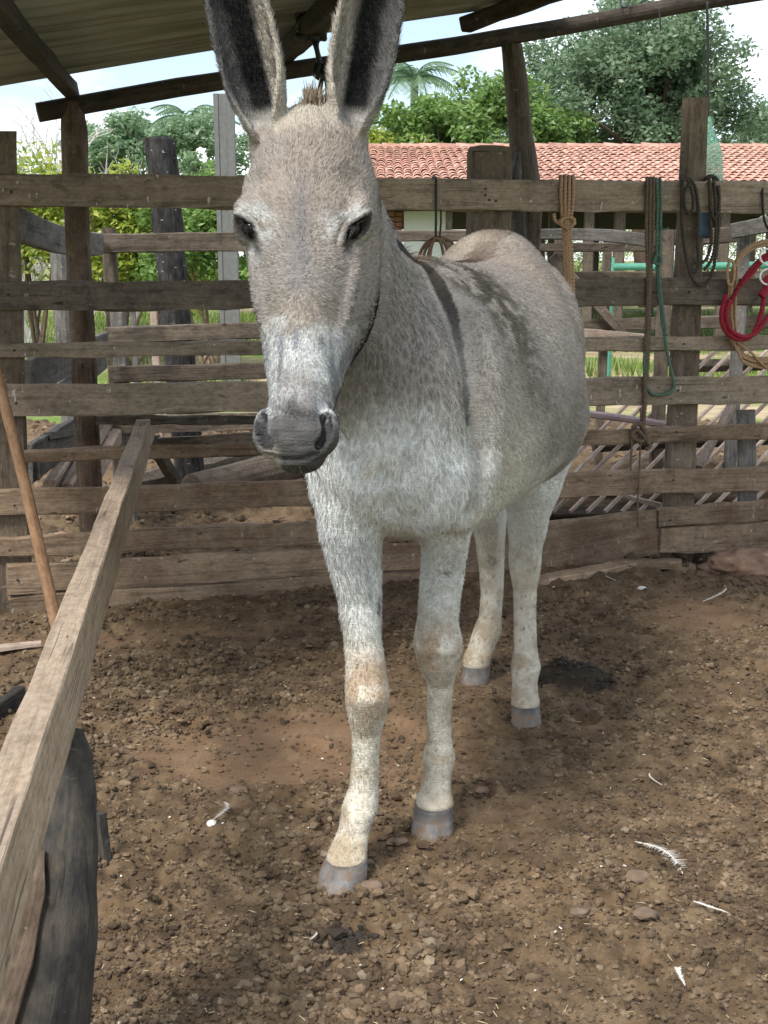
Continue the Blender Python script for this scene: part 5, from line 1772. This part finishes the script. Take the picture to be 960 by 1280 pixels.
C = mixc(C, fg * sstep(.64, .68, h_) * sstep(-.02, .12, n5) * .8, (.16, .17, .19))
C = mixc(C, fg * sstep(.74, .8, h_) * sstep(.02, .14, n6) * .6, (.2, .19, .19))
C = mixc(C, fg * sstep(.70, .8, h_) * sstep(.05, .015, np.abs(s_)) * .6, (.25, .235, .225))
muz = fg * sstep(.85, .945, h_ + n2 * .08 + n6 * .06 + n5 * .05 + .9 * np.maximum(.035 - np.abs(s_), 0))
C = mixc(C, muz, (.060, .058, .058))
C = mixc(C, muz * sstep(.05, .2, n3) * .35, (.14, .135, .13))
C = mixc(C, muz * sstep(.0, .2, n6) * .5 * sstep(1.0, .9, h_), (.13, .125, .125))
C = mixc(C, fg * sstep(.97, 1.02, h_) * sstep(-.015, -.035, s_) * .7, (.38, .35, .30))
# around the eyes
for e in eyes:
    if not e: continue
    c, n, ua, va, hu, hv, side = e
    dd = np.linalg.norm(P - npv(c) - npv(SH) * (-side * .016) + npv(DH) * (-.006), axis=1)
    C = mixc(C, sstep(.058, .028, dd + n2 * .03) * .5 * headw * sstep(-.10, .08, n3 - n2 * .5), (.52, .54, .54))
    rel = P - npv(c)
    x, y, z = rel @ npv(ua), rel @ npv(va), rel @ npv(n)
    ee = np.sqrt((x / hu) ** 2 + (y / hv) ** 2)
    C = mixc(C, sstep(1.9, 1.4, ee) * (np.abs(z) < .045), (.035, .03, .03))
    tear = np.exp(-((y + .004 + 0.15 * (x * -side)) / .0085) ** 2) * sstep(.015, .024, x * -side) * sstep(.062, .038, x * -side)
    C = mixc(C, tear * .9 * (np.abs(z) < .04), (.06, .055, .055))
for g in nos:
    dd = poly_dist(P, g)
    C = mixc(C, sstep(.012, .008, dd), (.012, .011, .011))
if len(mouth) > 1:
    C = mixc(C, sstep(.005, .002, poly_dist(P, mouth)), (.03, .028, .028))
# ears
for i, (e, t) in enumerate(zip(EB, ET)):
    ax = npv((t - e).normalized()); Lr = (t - e).length
    f = npv((EF[i] - V(ax) * EF[i].dot(V(ax))).normalized())
    u = np.cross(ax, f)
    if u[0] < 0: u = -u
    rel = P - npv(e)
    al, x, y = rel @ ax / Lr, rel @ u, rel @ f
    m = (al > .0) & (al < 1.1) & (np.abs(x) < .09) & (np.abs(y) < .11)
    side = -1 if i == 0 else 1
    inside = m * sstep(-.1, .25, NR @ f)
    C = mixc(C, m * sstep(.02, .1, al), (.33, .32, .31))
    C = mixc(C, inside * sstep(.03, .1, al), (.27, .255, .235))
    xo = x * side                                    # outward
    C = mixc(C, inside * sstep(-.010, -.026, xo) * .8, (.36, .32, .265))
    blk = inside * sstep(.09, .16, al) * sstep(-.024 - 0.015 * sstep(.3, .6, al), -.010, xo) * sstep(.040, .016, xo - .018 * al + n2 * .02)
    C = mixc(C, blk, (.008, .0075, .008))
    C = mixc(C, inside * sstep(.016, .04, xo + n2 * .02) * .85 * sstep(.1, .2, al), (.062, .061, .062))
    edge_ = m * sstep(.04, .055, np.abs(x)) * sstep(.35, -.1, np.abs(NR @ f))
    C = mixc(C, edge_ * .7, (.52, .47, .40))
    C = mixc(C, m * sstep(.86, .95, al), (.03, .028, .028))
# shoulder stripe, dorsal stripe
def line(pix):
    return [x for x, n in (hit(a, b) for a, b in pix) if x]
def mark(pix, rads, k, c, soft=.006, noise=.006):
    global C
    g, rr = [], []
    for (a, b), r in zip(pix, rads):
        x, n = hit(a, b)
        if x: g.append(x); rr.append(r)
    if len(g) > 1:
        C = mixc(C, sstep(soft, -soft * .3, poly_dist(P, g, rr) + n3 * noise * 2) * k, c)
STR = line([(498, 305), (510, 315), (525, 327), (545, 348), (558, 375), (568, 402), (575, 440), (581, 480), (584, 530)])
stripd = poly_dist(P, STR) if len(STR) > 1 else np.full(N, 9.0)
mark([(498, 305), (510, 315), (525, 327), (545, 348), (558, 375), (568, 402), (575, 440), (581, 480), (584, 530)], [.012, .014, .016, .016, .0135, .010, .008, .0065, .0045], 1.0, (.016, .014, .013), .003, .003)
for k_ in range(40):
    pass
dors = sstep(.034, .022, np.abs(S_ + .035 * sstep(.86, 1.14, T_) + n2 * .012)) * sstep(.25, .4, T_) * (NR[:, 2] > .1) * (Z_ > 1.2)
C = mixc(C, dors, (.05, .031, .024))
mark([(634, 291), (624, 296), (612, 304), (598, 313), (584, 321)], [.012, .013, .013, .012, .010], .95, (.06, .036, .027), .004, .005)
tailw = ((T_ > 1.49) & (Z_ < .75) & (P[:, 1] > 3.8)).astype(float) * sstep(.75, .6, Z_) * (Z_ > .4) * (np.abs(S_) < .06)
C = mixc(C, tailw, (.06, .05, .045))
# dark dirty patches behind the withers and on the ribs
for (px, py), r, k in (((545, 322), .06, .8), ((560, 335), .09, .9), ((590, 345), .12, .9), ((630, 380), .12, .65), ((610, 370), .10, .7), ((600, 345), .06, .7), ((640, 400), .07, .35), ((652, 425), .07, .6), ((665, 445), .05, .45), ((663, 490), .04, .65), ((680, 500), .035, .5), ((560, 318), .05, .8), ((690, 545), .09, .3), ((720, 520), .09, .35)):
    c, n = hit(px, py)
    if c:
        dd = np.linalg.norm(P - npv(c), axis=1)
        C = mixc(C, np.exp(-(dd / r) ** 2) * min(.92, k * 1.15) * sstep(-.2, .05, n2 * .8 + n3 * .8 + n1 * .3), (.062, .055, .04))
for (px, py), r, k, cc in (((585, 300), .10, .8, (.42, .36, .29)), ((660, 330), .16, .7, (.33, .275, .225)), ((700, 450), .12, .4, (.30, .275, .25)), ((600, 470), .10, .5, (.32, .31, .30)), ((725, 540), .10, .5, (.20, .185, .17)), ((640, 600), .16, .5, (.62, .58, .48)), ((570, 700), .03, .5, (.3, .29, .29)), ((450, 690), .05, .35, (.35, .38, .42)), ((460, 590), .012, .5, (.42, .32, .2)), ((450, 425), .06, .55, (.13, .117, .107)), ((470, 455), .07, .5, (.15, .135, .12)), ((440, 470), .06, .5, (.14, .125, .112)), ((475, 380), .06, .3, (.15, .135, .12))):  # tone patches; the throat ones at the end paint shade under the jaw
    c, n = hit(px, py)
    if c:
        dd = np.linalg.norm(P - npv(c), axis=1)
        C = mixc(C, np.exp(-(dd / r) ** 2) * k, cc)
# small marks on the forelegs
mark([(545, 713), (560, 716), (580, 712)], [.002, .003, .002], .7, (.12, .11, .10), .004)
mark([(474, 747), (473, 763)], [.004, .006], .85, (.05, .05, .05), .003)
for (px, py), r in (((463, 740), .004), ((447, 832), .005), ((640, 770), .004), ((652, 760), .005), ((655, 785), .005), ((650, 800), .005), ((657, 745), .004), ((520, 650), .004), ((415, 600), .004)):
    c, n = hit(px, py)
    if c: C = mixc(C, sstep(r, r * .3, np.linalg.norm(P - npv(c), axis=1) + n4 * .004), (.06, .06, .06))
C = C * (1 + n3[:, None] * .16 + n4[:, None] * .06)
C = np.clip(C, .008, .85)
ca = body_me.attributes.new('coat', 'FLOAT_COLOR', 'POINT')
ca.data.foreach_set('color', np.concatenate([C, np.ones((N, 1))], 1).astype(np.float32).ravel())

def skin_mat(name, rough, use_fn):
    b = NB(name)
    a = b.n('ShaderNodeAttribute', attribute_name='coat')
    c = a.outputs['Color']
    b.b.inputs['Specular IOR Level'].default_value = .07 if use_fn else .14
    if use_fn:
        f = b.n('ShaderNodeAttribute', attribute_name='fn')
        b.l(f.outputs['Vector'], b.b.inputs['Normal'])
        return b.done(c, None, rough)
    n = b.noise(b.coord('Object', (1, 1, 1), False), 260, 3)
    wv = b.n('ShaderNodeTexWave', wave_type='BANDS', bands_direction='Z')
    wv.inputs['Scale'].default_value = 42; wv.inputs['Distortion'].default_value = 9; wv.inputs['Detail'].default_value = 3; wv.inputs['Detail Scale'].default_value = 2.5
    b.l(b.coord('Object', (.35, .35, 1), False), wv.inputs['Vector'])
    nb = b.bump(wv.outputs['Fac'], .22, .004)
    return b.done(c, b.bump(n, .6, .003, nb), rough)
M_skin = skin_mat('donkey_skin', .75, False)
M_fur = skin_mat('donkey_fur', .65, True)
body_me.materials.clear()
body = link('body', body_me, M_skin, donkey)

# ---- coat: short hair as fine blades
tri = np.concatenate([FQ[:, [0, 1, 2]], FQ[:, [0, 2, 3]]])
ar = np.linalg.norm(np.cross(P[tri[:, 1]] - P[tri[:, 0]], P[tri[:, 2]] - P[tri[:, 0]]), axis=1) / 2
furless = np.zeros(N)
for e in eyes:
    if not e: continue
    c, n, ua, va, hu, hv, side = e
    rel = P - npv(c); x, y, z = rel @ npv(ua), rel @ npv(va), rel @ npv(n)
    furless = np.maximum(furless, ((x / hu) ** 2 + (y / hv) ** 2 < 1.9) & (np.abs(z) < .04))
for g in nos: furless = np.maximum(furless, poly_dist(P, g) < .013)
muzv = headw * sstep(.885, .935, h_)
dens = (1 - furless) * (1 + 1.4 * headw + .6 * lw + .8 * sstep(-.02, -.1, h_) * (Z_ > 1.5)) * (1 - .35 * muzv)
dens *= np.where((P[:, 1] > 3.3) & (NR @ npv(AX) > .3), .25, 1)
wt = ar * dens[tri].mean(1)
NH = 480000
g_ = np.random.default_rng(5)
ti = g_.choice(len(tri), NH, p=wt / wt.sum())
b1, b2 = g_.random(NH), g_.random(NH)
fl_ = b1 + b2 > 1; b1[fl_] = 1 - b1[fl_]; b2[fl_] = 1 - b2[fl_]
W3 = np.stack([1 - b1 - b2, b1, b2], 1)
def interp(A): return (A[tri[ti]] * (W3[..., None] if A.ndim == 2 else W3)).sum(1)
hp, hn, hc = interp(P), interp(NR), interp(C)
hn /= np.linalg.norm(hn, axis=1)[:, None] + 1e-9
hh, hs, hd2 = interp(h_), interp(s_), interp(d_)
hw, hmuz, hlw, hT, hZ = interp(headw), interp(muzv), interp(lw), interp(T_), hp[:, 2]
dirv = np.tile(npv(AX) * .75 + np.array([0, 0, -.75]), (NH, 1))
chest = sstep(.22, .05, hT) * (1 - hw)
dirv = dirv * (1 - chest[:, None]) + chest[:, None] * np.array([0.0, 0.1, -1.0])
dirv = dirv * (1 - hlw[:, None]) + hlw[:, None] * np.array([0, .05, -1.0])
# face: away from the whorl below the eyes; down the nose, up and outward on the forehead
wh = HD(.50, 0, 0)
rel = hp - npv(wh)
fd = (rel @ npv(DH))[:, None] * npv(DH) + (rel @ npv(SH))[:, None] * npv(SH) * 1.3
fd /= np.linalg.norm(fd, axis=1)[:, None] + 1e-6
dirv = dirv * (1 - hw[:, None]) + hw[:, None] * fd
earh = sstep(-.02, -.08, hh) * (hZ > 1.5)
dirv = dirv * (1 - earh[:, None]) + earh[:, None] * np.array([0, 0, 1.0])
sw = np.stack([fbm(hp, 11, 61 + k, 3) for k in range(3)], 1)
sw2 = np.stack([fbm(hp, 45, 71 + k, 2) for k in range(3)], 1)
dirv = dirv + sw * (1.0 + .6 * chest + .5 * hw)[:, None] + sw2 * .45 + g_.normal(0, .15, (NH, 3))
dirv -= hn * (dirv * hn).sum(1)[:, None]
dirv /= np.linalg.norm(dirv, axis=1)[:, None] + 1e-6
lift_ = .22 + .2 * g_.random(NH) + .15 * earh
ln = (.0115 - .0035 * hw + .0025 * chest * (1 - hlw) - .0045 * hlw - .0025 * earh) * g_.uniform(.55, 1.25, NH) * (1 - .78 * hmuz)
fore = np.exp(-((hh - .13) / .12) ** 2) * hw
ln *= 1 + .45 * fore
ln *= 1 - .6 * sstep(.045, .02, interp(stripd))
tip = hp + (dirv + hn * lift_[:, None]) * ln[:, None]
# hairs gather into little locks
from mathutils.kdtree import KDTree
NC = 42000
kd = KDTree(NC)
for k_ in range(NC): kd.insert(hp[k_], k_)
kd.balance()
cl_ = np.fromiter((kd.find(p_)[1] for p_ in hp), dtype=np.int64, count=NH)
lk = (.36 - .06 * hw - .1 * hlw + .16 * chest) * (1 - .5 * hmuz) * (1 - .65 * earh)
tip = tip * (1 - lk[:, None]) + (hp[cl_] + (dirv[cl_] + hn[cl_] * lift_[cl_][:, None]) * ln[:, None] * 1.05) * lk[:, None]
lock_shade = 1 + np.random.default_rng(9).normal(0, .09, NC)[cl_]
dirv = tip - hp; dirv /= np.linalg.norm(dirv, axis=1)[:, None] + 1e-6
wd = np.cross(dirv, hn); wd += hn * g_.normal(0, .4, (NH, 1))
wd /= np.linalg.norm(wd, axis=1)[:, None] + 1e-6
half = (g_.uniform(.0006, .00105, NH))[:, None]
root = hp - hn * .0015
vv = np.stack([root - wd * half, root + wd * half, tip], 1).reshape(-1, 3)
fm = me_np('coat', vv, np.arange(NH * 3).reshape(-1, 3))
wl = np.clip(hc.mean(1) * 1.5, 0, .8)
shade = np.clip((1 + g_.normal(0, .20, NH) * (1 - .5 * wl)) * (1 + (lock_shade - 1) * (1 - .6 * wl)), .45, 1.7)[:, None]
hc2 = np.clip(hc * shade * (1.04 + .10 * hw[:, None]), .006, .88)
cc = np.repeat(np.concatenate([hc2, np.ones((NH, 1))], 1), 3, 0).astype(np.float32)
fm.attributes.new('coat', 'FLOAT_COLOR', 'POINT').data.foreach_set('color', cc.ravel())
fnv = hn + dirv * .25 * g_.normal(0, 1, (NH, 1)) + wd * g_.normal(0, .42, (NH, 1)) + g_.normal(0, .08, (NH, 3))
fnv /= np.linalg.norm(fnv, axis=1)[:, None]
fm.attributes.new('fn', 'FLOAT_VECTOR', 'POINT').data.foreach_set('vector', np.repeat(fnv, 3, 0).astype(np.float32).ravel())
tag(link('coat', fm, M_fur, donkey), kind='stuff')

# ---- long hair: mane, forelock, lashes, ear tufts
def hairs(name, roots, dirs, lens, mat, width=.0012, curve=.3, grav=.4, seed=1):
    g = np.random.default_rng(seed)
    n = len(roots)
    dirs = dirs / (np.linalg.norm(dirs, axis=1)[:, None] + 1e-9)
    w = np.cross(dirs, g.normal(size=(n, 3))); w /= np.linalg.norm(w, axis=1)[:, None] + 1e-9
    bend = g.normal(0, curve, (n, 3)) * .3 + np.array([0, 0, -grav]) * .5
    mid = roots + dirs * lens[:, None] * .55 + bend * lens[:, None] * .25
    tip = roots + dirs * lens[:, None] + bend * lens[:, None]
    h = width / 2
    v = np.stack([roots - w * h, roots + w * h, mid + w * h * .8, mid - w * h * .8, tip], 1).reshape(-1, 3)
    k = 5 * np.arange(n)[:, None]
    f = np.concatenate([np.concatenate([k, k + 1, k + 2], 1), np.concatenate([k, k + 2, k + 3], 1), np.concatenate([k + 3, k + 2, k + 4], 1)])
    return link(name, me_np(name, v, f), mat, donkey)
def hair_mat(name, a, b_):
    b = NB(name)
    ge = b.n('ShaderNodeNewGeometry')
    return b.done(b.ramp(ge.outputs['Random Per Island'], [(0, a), (1, b_)]), None, .6)
M_mane = hair_mat('mane_hair', (.05, .032, .022), (.19, .12, .075))
M_fore = hair_mat('forelock_hair', (.13, .10, .075), (.34, .27, .2))
M_lash = hair_mat('lash_hair', (.01, .01, .01), (.04, .035, .03))
crest = spline([B(.42, 0, 1.275), B(.31, 0, 1.28), V((.008, 2.68, 1.30)), V((-.033, 2.61, 1.345)), V((-.05, 2.55, 1.395)), V((-.08, 2.48, 1.495))], 40)
n = 3000
i = g_.integers(0, len(crest), n)
R_ = np.array(crest)[i] + g_.normal(0, 1, (n, 3)) * np.array([.012, .012, .004]) - np.array([0, 0, .02])
D_ = npv(nv_)[None] * 1.0 + npv(-nu_)[None] * g_.normal(.55, .35, (n, 1)) + npv(ndir)[None] * g_.normal(-.1, .25, (n, 1))
hairs('mane', R_, D_, g_.uniform(.035, .065, n) * np.interp(i / len(crest), [0, .15, .8, 1], [.3, .8, 1, .8]), M_mane, .0016, .3, .5, 3)
n = 1500
base = npv(HD(-.045, .004, -.035))
R_ = base + g_.normal(0, 1, (n, 1)) * .0115 * npv(SH) + g_.normal(0, 1, (n, 1)) * .012 * npv(DH) + g_.normal(0, 1, (n, 1)) * .01 * npv(NFH)
D_ = np.array([0, -.12, 1.0])[None] + g_.normal(0, .13, (n, 3)) + ((R_ - base) @ npv(SH))[:, None] * npv(SH) * 10
hairs('forelock', R_, D_, g_.uniform(.015, .03, n) * np.exp(-(((R_ - base) @ npv(SH)) / .022) ** 2), M_fore, .0015, .3, .3, 4)
for e in eyes:
    if not e: continue
    c, n_, ua, va, hu, hv, side = e
    m = 90
    t = g_.uniform(-1, 1, m)
    R_ = npv(c)[None] + npv(ua)[None] * (t * hu * 1.05)[:, None] + npv(va)[None] * (hv * np.sqrt(np.clip(1.15 - t * t, .0, 1)))[:, None] + npv(n_)[None] * .006
    D_ = npv(n_)[None] * .9 + npv(va)[None] * .1 + npv(ua)[None] * (t[:, None] * .4) + np.array([0, 0, -.45]) + g_.normal(0, .1, (m, 3))
    hairs('eyelashes', R_, D_, g_.uniform(.006, .013, m), M_lash, .0012, .1, .1, 6)
m = 110
k_ = g_.choice(np.where(muzv > .6)[0], m)
R_ = P[k_]
D_ = NR[k_] + np.array([0, -.2, -.5]) + g_.normal(0, .3, (m, 3))
tag(hairs('whiskers', R_, D_, g_.uniform(.012, .032, m), M_lash, .0008, .3, .3, 12), kind='stuff')
# ---- eyeballs
def eye_mat():
    b = NB('eye_cornea')
    b.b.inputs['Specular IOR Level'].default_value = .22
    return b.done((.008, .006, .006), None, .06)
M_eye = eye_mat()
for e in eyes:
    if not e: continue
    c, n_, ua, va, hu, hv, side = e
    bm = bmesh.new()
    bmesh.ops.create_uvsphere(bm, u_segments=28, v_segments=18, radius=.0175 if side > 0 else .016)
    em = bpy.data.meshes.new('eye'); bm.to_mesh(em); bm.free()
    em.polygons.foreach_set('use_smooth', [True] * len(em.polygons))
    link('eye', em, M_eye, donkey, Matrix.Translation(c - n_ * (.0172 if side > 0 else .0172)))
# ---- hooves
def hoof_mat():
    b = NB('hoof_horn')
    v = b.coord('Object', (30, 30, 3), False)
    n = b.noise(v, 1.5, 5)
    n2 = b.noise(b.coord('Object', (1, 1, 1), False), 45, 4)
    tc = b.n('ShaderNodeTexCoord'); sp = b.n('ShaderNodeSeparateXYZ')
    b.l(tc.outputs['Object'], sp.inputs[0])
    c = b.ramp(n, [(.3, (.08, .077, .074)), (.55, (.165, .160, .154)), (.75, (.28, .262, .24))])
    c = b.mix(b.ramp(n2, [(.47, 0), (.6, .85)]), c, (.17, .115, .075))
    c = b.mix(b.ramp(b.rng(sp.outputs['Z'], 0, 1), [(.045, .0), (.06, .6)]), c, (.055, .056, .06))
    c = b.mix(b.ramp(b.rng(sp.outputs['Z'], 0, 1), [(.006, .85), (.03, .0)]), c, (.13, .092, .058))
    return b.done(c, b.bump(n, .3, .004), .55)
M_hoof = hoof_mat()
for (x0, y0, Y0, w0), (x1, y1, Y1, w1), dx in (((433, 1074, 2.548, 56), (426, 1114, 2.53, 68), 0), ((542, 1006, 2.79, 51), (540, 1040, 2.79, 55), 0), ((657, 881, 3.50, 38), (657, 908, 3.50, 38), 0), ((596, 832, 3.86, 36), (592, 853, 3.86, 37), 0)):
    a = at(x0, y0, Y0); r0 = w0 * zopt(a) / F / 2 - .0035
    b_ = at(x1, y1, Y1); r1 = w1 * zopt(b_) / F / 2
    b_.z = -.008
    fwd = V((b_.x - a.x, -.05, 0)).normalized()
    sdv = V((fwd.y, -fwd.x, 0))
    vs, fs = [], []
    m, n = 14, 30
    zt_ = a.z + .006
    for i in range(m):
        t = i / (m - 1)
        c = a.lerp(b_, t); z = zt_ * (1 - t) + b_.z * t
        for k in range(n):
            an = 2 * math.pi * k / n
            r = r0 + (r1 - r0) * t + .0011 * math.sin(i * 2.4)
            fx = math.cos(an)
            fo = r * (1.12 if fx > 0 else .95) * (1 + .0 * t)
            zz = z + (-.006 * fx if i == 0 else 0)
            p = V((c.x, c.y, 0)) + fwd * (fx * fo + (.026 * t - .004)) + sdv * (math.sin(an) * r)
            vs.append((p.x, p.y, zz))
    for i in range(m - 1):
        for k in range(n):
            p, q_ = i * n + k, i * n + (k + 1) % n
            fs.append((p, q_, q_ + n, p + n))
    fs.append(tuple(range(n - 1, -1, -1))); fs.append(tuple(range((m - 1) * n, m * n)))
    hm = me_py('hoof', vs, [f[::-1] for f in fs], True)
    bm = bmesh.new(); bm.from_mesh(hm); bmesh.ops.recalc_face_normals(bm, faces=bm.faces); bm.to_mesh(hm); bm.free()
    link('hoof', hm, M_hoof, donkey)

# ------------------------------------------------------------------ feathers and scraps on the soil
def feather(label, p0, p1, w, seed, fluff=.5, lift=.012):
    a, b = gnd(*p0), gnd(*p1)
    a.z = sh(a.x, a.y) + lift; b.z = sh(b.x, b.y) + lift * .7
    g = random.Random(seed)
    d = b - a; L = d.length; d.normalize()
    s = V((d.y, -d.x, 0)).normalized(); up = V((0, 0, 1))
    S_ = [a + d * (L * t) + up * (.010 * math.sin(math.pi * t) * (.3 + fluff)) + s * (.12 * L * math.sin(math.pi * t)) for t in np.linspace(0, 1, 12)]
    vs, fs = tube_data(S_, [.0011 - .0006 * i / 11 for i in range(12)], 5)
    for i in range(70):
        t = .12 + .86 * i / 69
        q = S_[min(10, int(t * 11))].lerp(S_[min(11, int(t * 11) + 1)], t * 11 - int(t * 11))
        for sd in (-1, 1):
            if g.random() < .25 * fluff: continue
            ln = w * math.sin(math.pi * min(1, .15 + t * .85)) ** .5 * g.uniform(.6, 1.1)
            e = q + s * (sd * ln) - d * (ln * g.uniform(.5, 1.0)) * 1 + up * g.uniform(-.2, .6) * ln * .6
            k = len(vs)
            hw = d * .0009
            vs += [q - hw, q + hw, e]
            fs.append((k, k + 1, k + 2))
    return tag(link('feather', me_py('feather', vs, fs), M_feather), label, 'feather')
feather('largest white feather on the soil, right of the front hooves', (853, 1104), (793, 1062), .020, 1)
feather('small white feather with curled ends near the lower right edge', (866, 1148), (910, 1152), .006, 2, .1)
feather('fluffy white feather on the soil beside the small clump, left of the forelegs', (266, 1042), (280, 1004), .011, 3)
feather('white feather lying by the fence foot at right', (878, 757), (908, 745), .012, 4)
feather('thin white feather near the fence foot right of the hind hoof', (757, 728), (776, 734), .004, 5, .1)
feather('tiny pale feather near the bottom edge at right', (847, 1228), (856, 1244), .007, 6)
feather('thin white feather left of a stone at the far right middle', (812, 970), (828, 990), .004, 7, .1)
feather('short white quill at lower centre left of the dark dung', (388, 1196), (396, 1182), .003, 8, 0)
def chip(label, px, py, r, seed, mat=None, sc=(1, 1, .6), name='white_scrap', cat='scrap'):
    p = gnd(px, py); p.z = sh(p.x, p.y) + r * .35
    return boulder(name, p, r, mat or M_bone, label, cat, seed, sc)
chip('fluffy white scrap on the soil just below the small feather', 265, 1041, .011, 3)
chip('rounded white scrap beside the fence foot right of the hind leg', 802, 741, .014, 4, sc=(1.2, .9, .7))
chip('flat white scrap just right of the hind leg by the fence', 692, 741, .014, 5, sc=(1.3, .9, .5))
M_stone = plain('dusty_stone', (.155, .11, .077), .95, var=.4, scale=18, bump=.5)
for k, (px, py, r, lab) in enumerate(((465, 1126, .020, 'flat brown clod just right of the nearest hoof'), (722, 1157, .018, 'pale squarish clod in the lower right soil'), (805, 1168, .02, 'large grey clod in the lower right corner area'),
                                      (297, 990, .02, 'reddish clod at the edge of the smooth patch left of the foreleg'), (604, 988, .02, 'brown clod right of the second front hoof'), (500, 1063, .014, 'pale clod just right of the nearest front hoof'),
                                      (797, 1110, .022, 'low flat clod under the largest feather'), (712, 900, .014, 'small brown clod right of the hind hoof'))):
    chip(lab, px, py, r, 20 + k, M_stone, (1.2, .9, .5), 'clod', 'clod')
# dung clumps
for k, (c, a, b, h) in enumerate(DUNG_AND_HOLE[:3]):
    pass
M_dung = plain('dark_dung', (.035, .028, .022), .8, var=.5, scale=60, bump=.6)
def dung(label, c, a, b, n, seed):
    g = np.random.default_rng(seed)
    xy = np.stack([c.x + g.normal(0, a * .45, n), c.y + g.normal(0, b * .6, n)], 1)
    sz = np.clip(np.exp(g.normal(math.log(.006), .4, n)), .003, .012)
    return tag(lumps('dung_pile', xy, sz, mat=M_dung, sink=.1, seed=seed), label, 'dung', kind='stuff')
dung('dark crumbled dung pile on the soil right of the hind hoof', gnd(718, 846), .13, .08, 220, 2)
dung('small dark dung patch near the bottom edge below the nearest hoof', gnd(430, 1185), .06, .035, 40, 3)
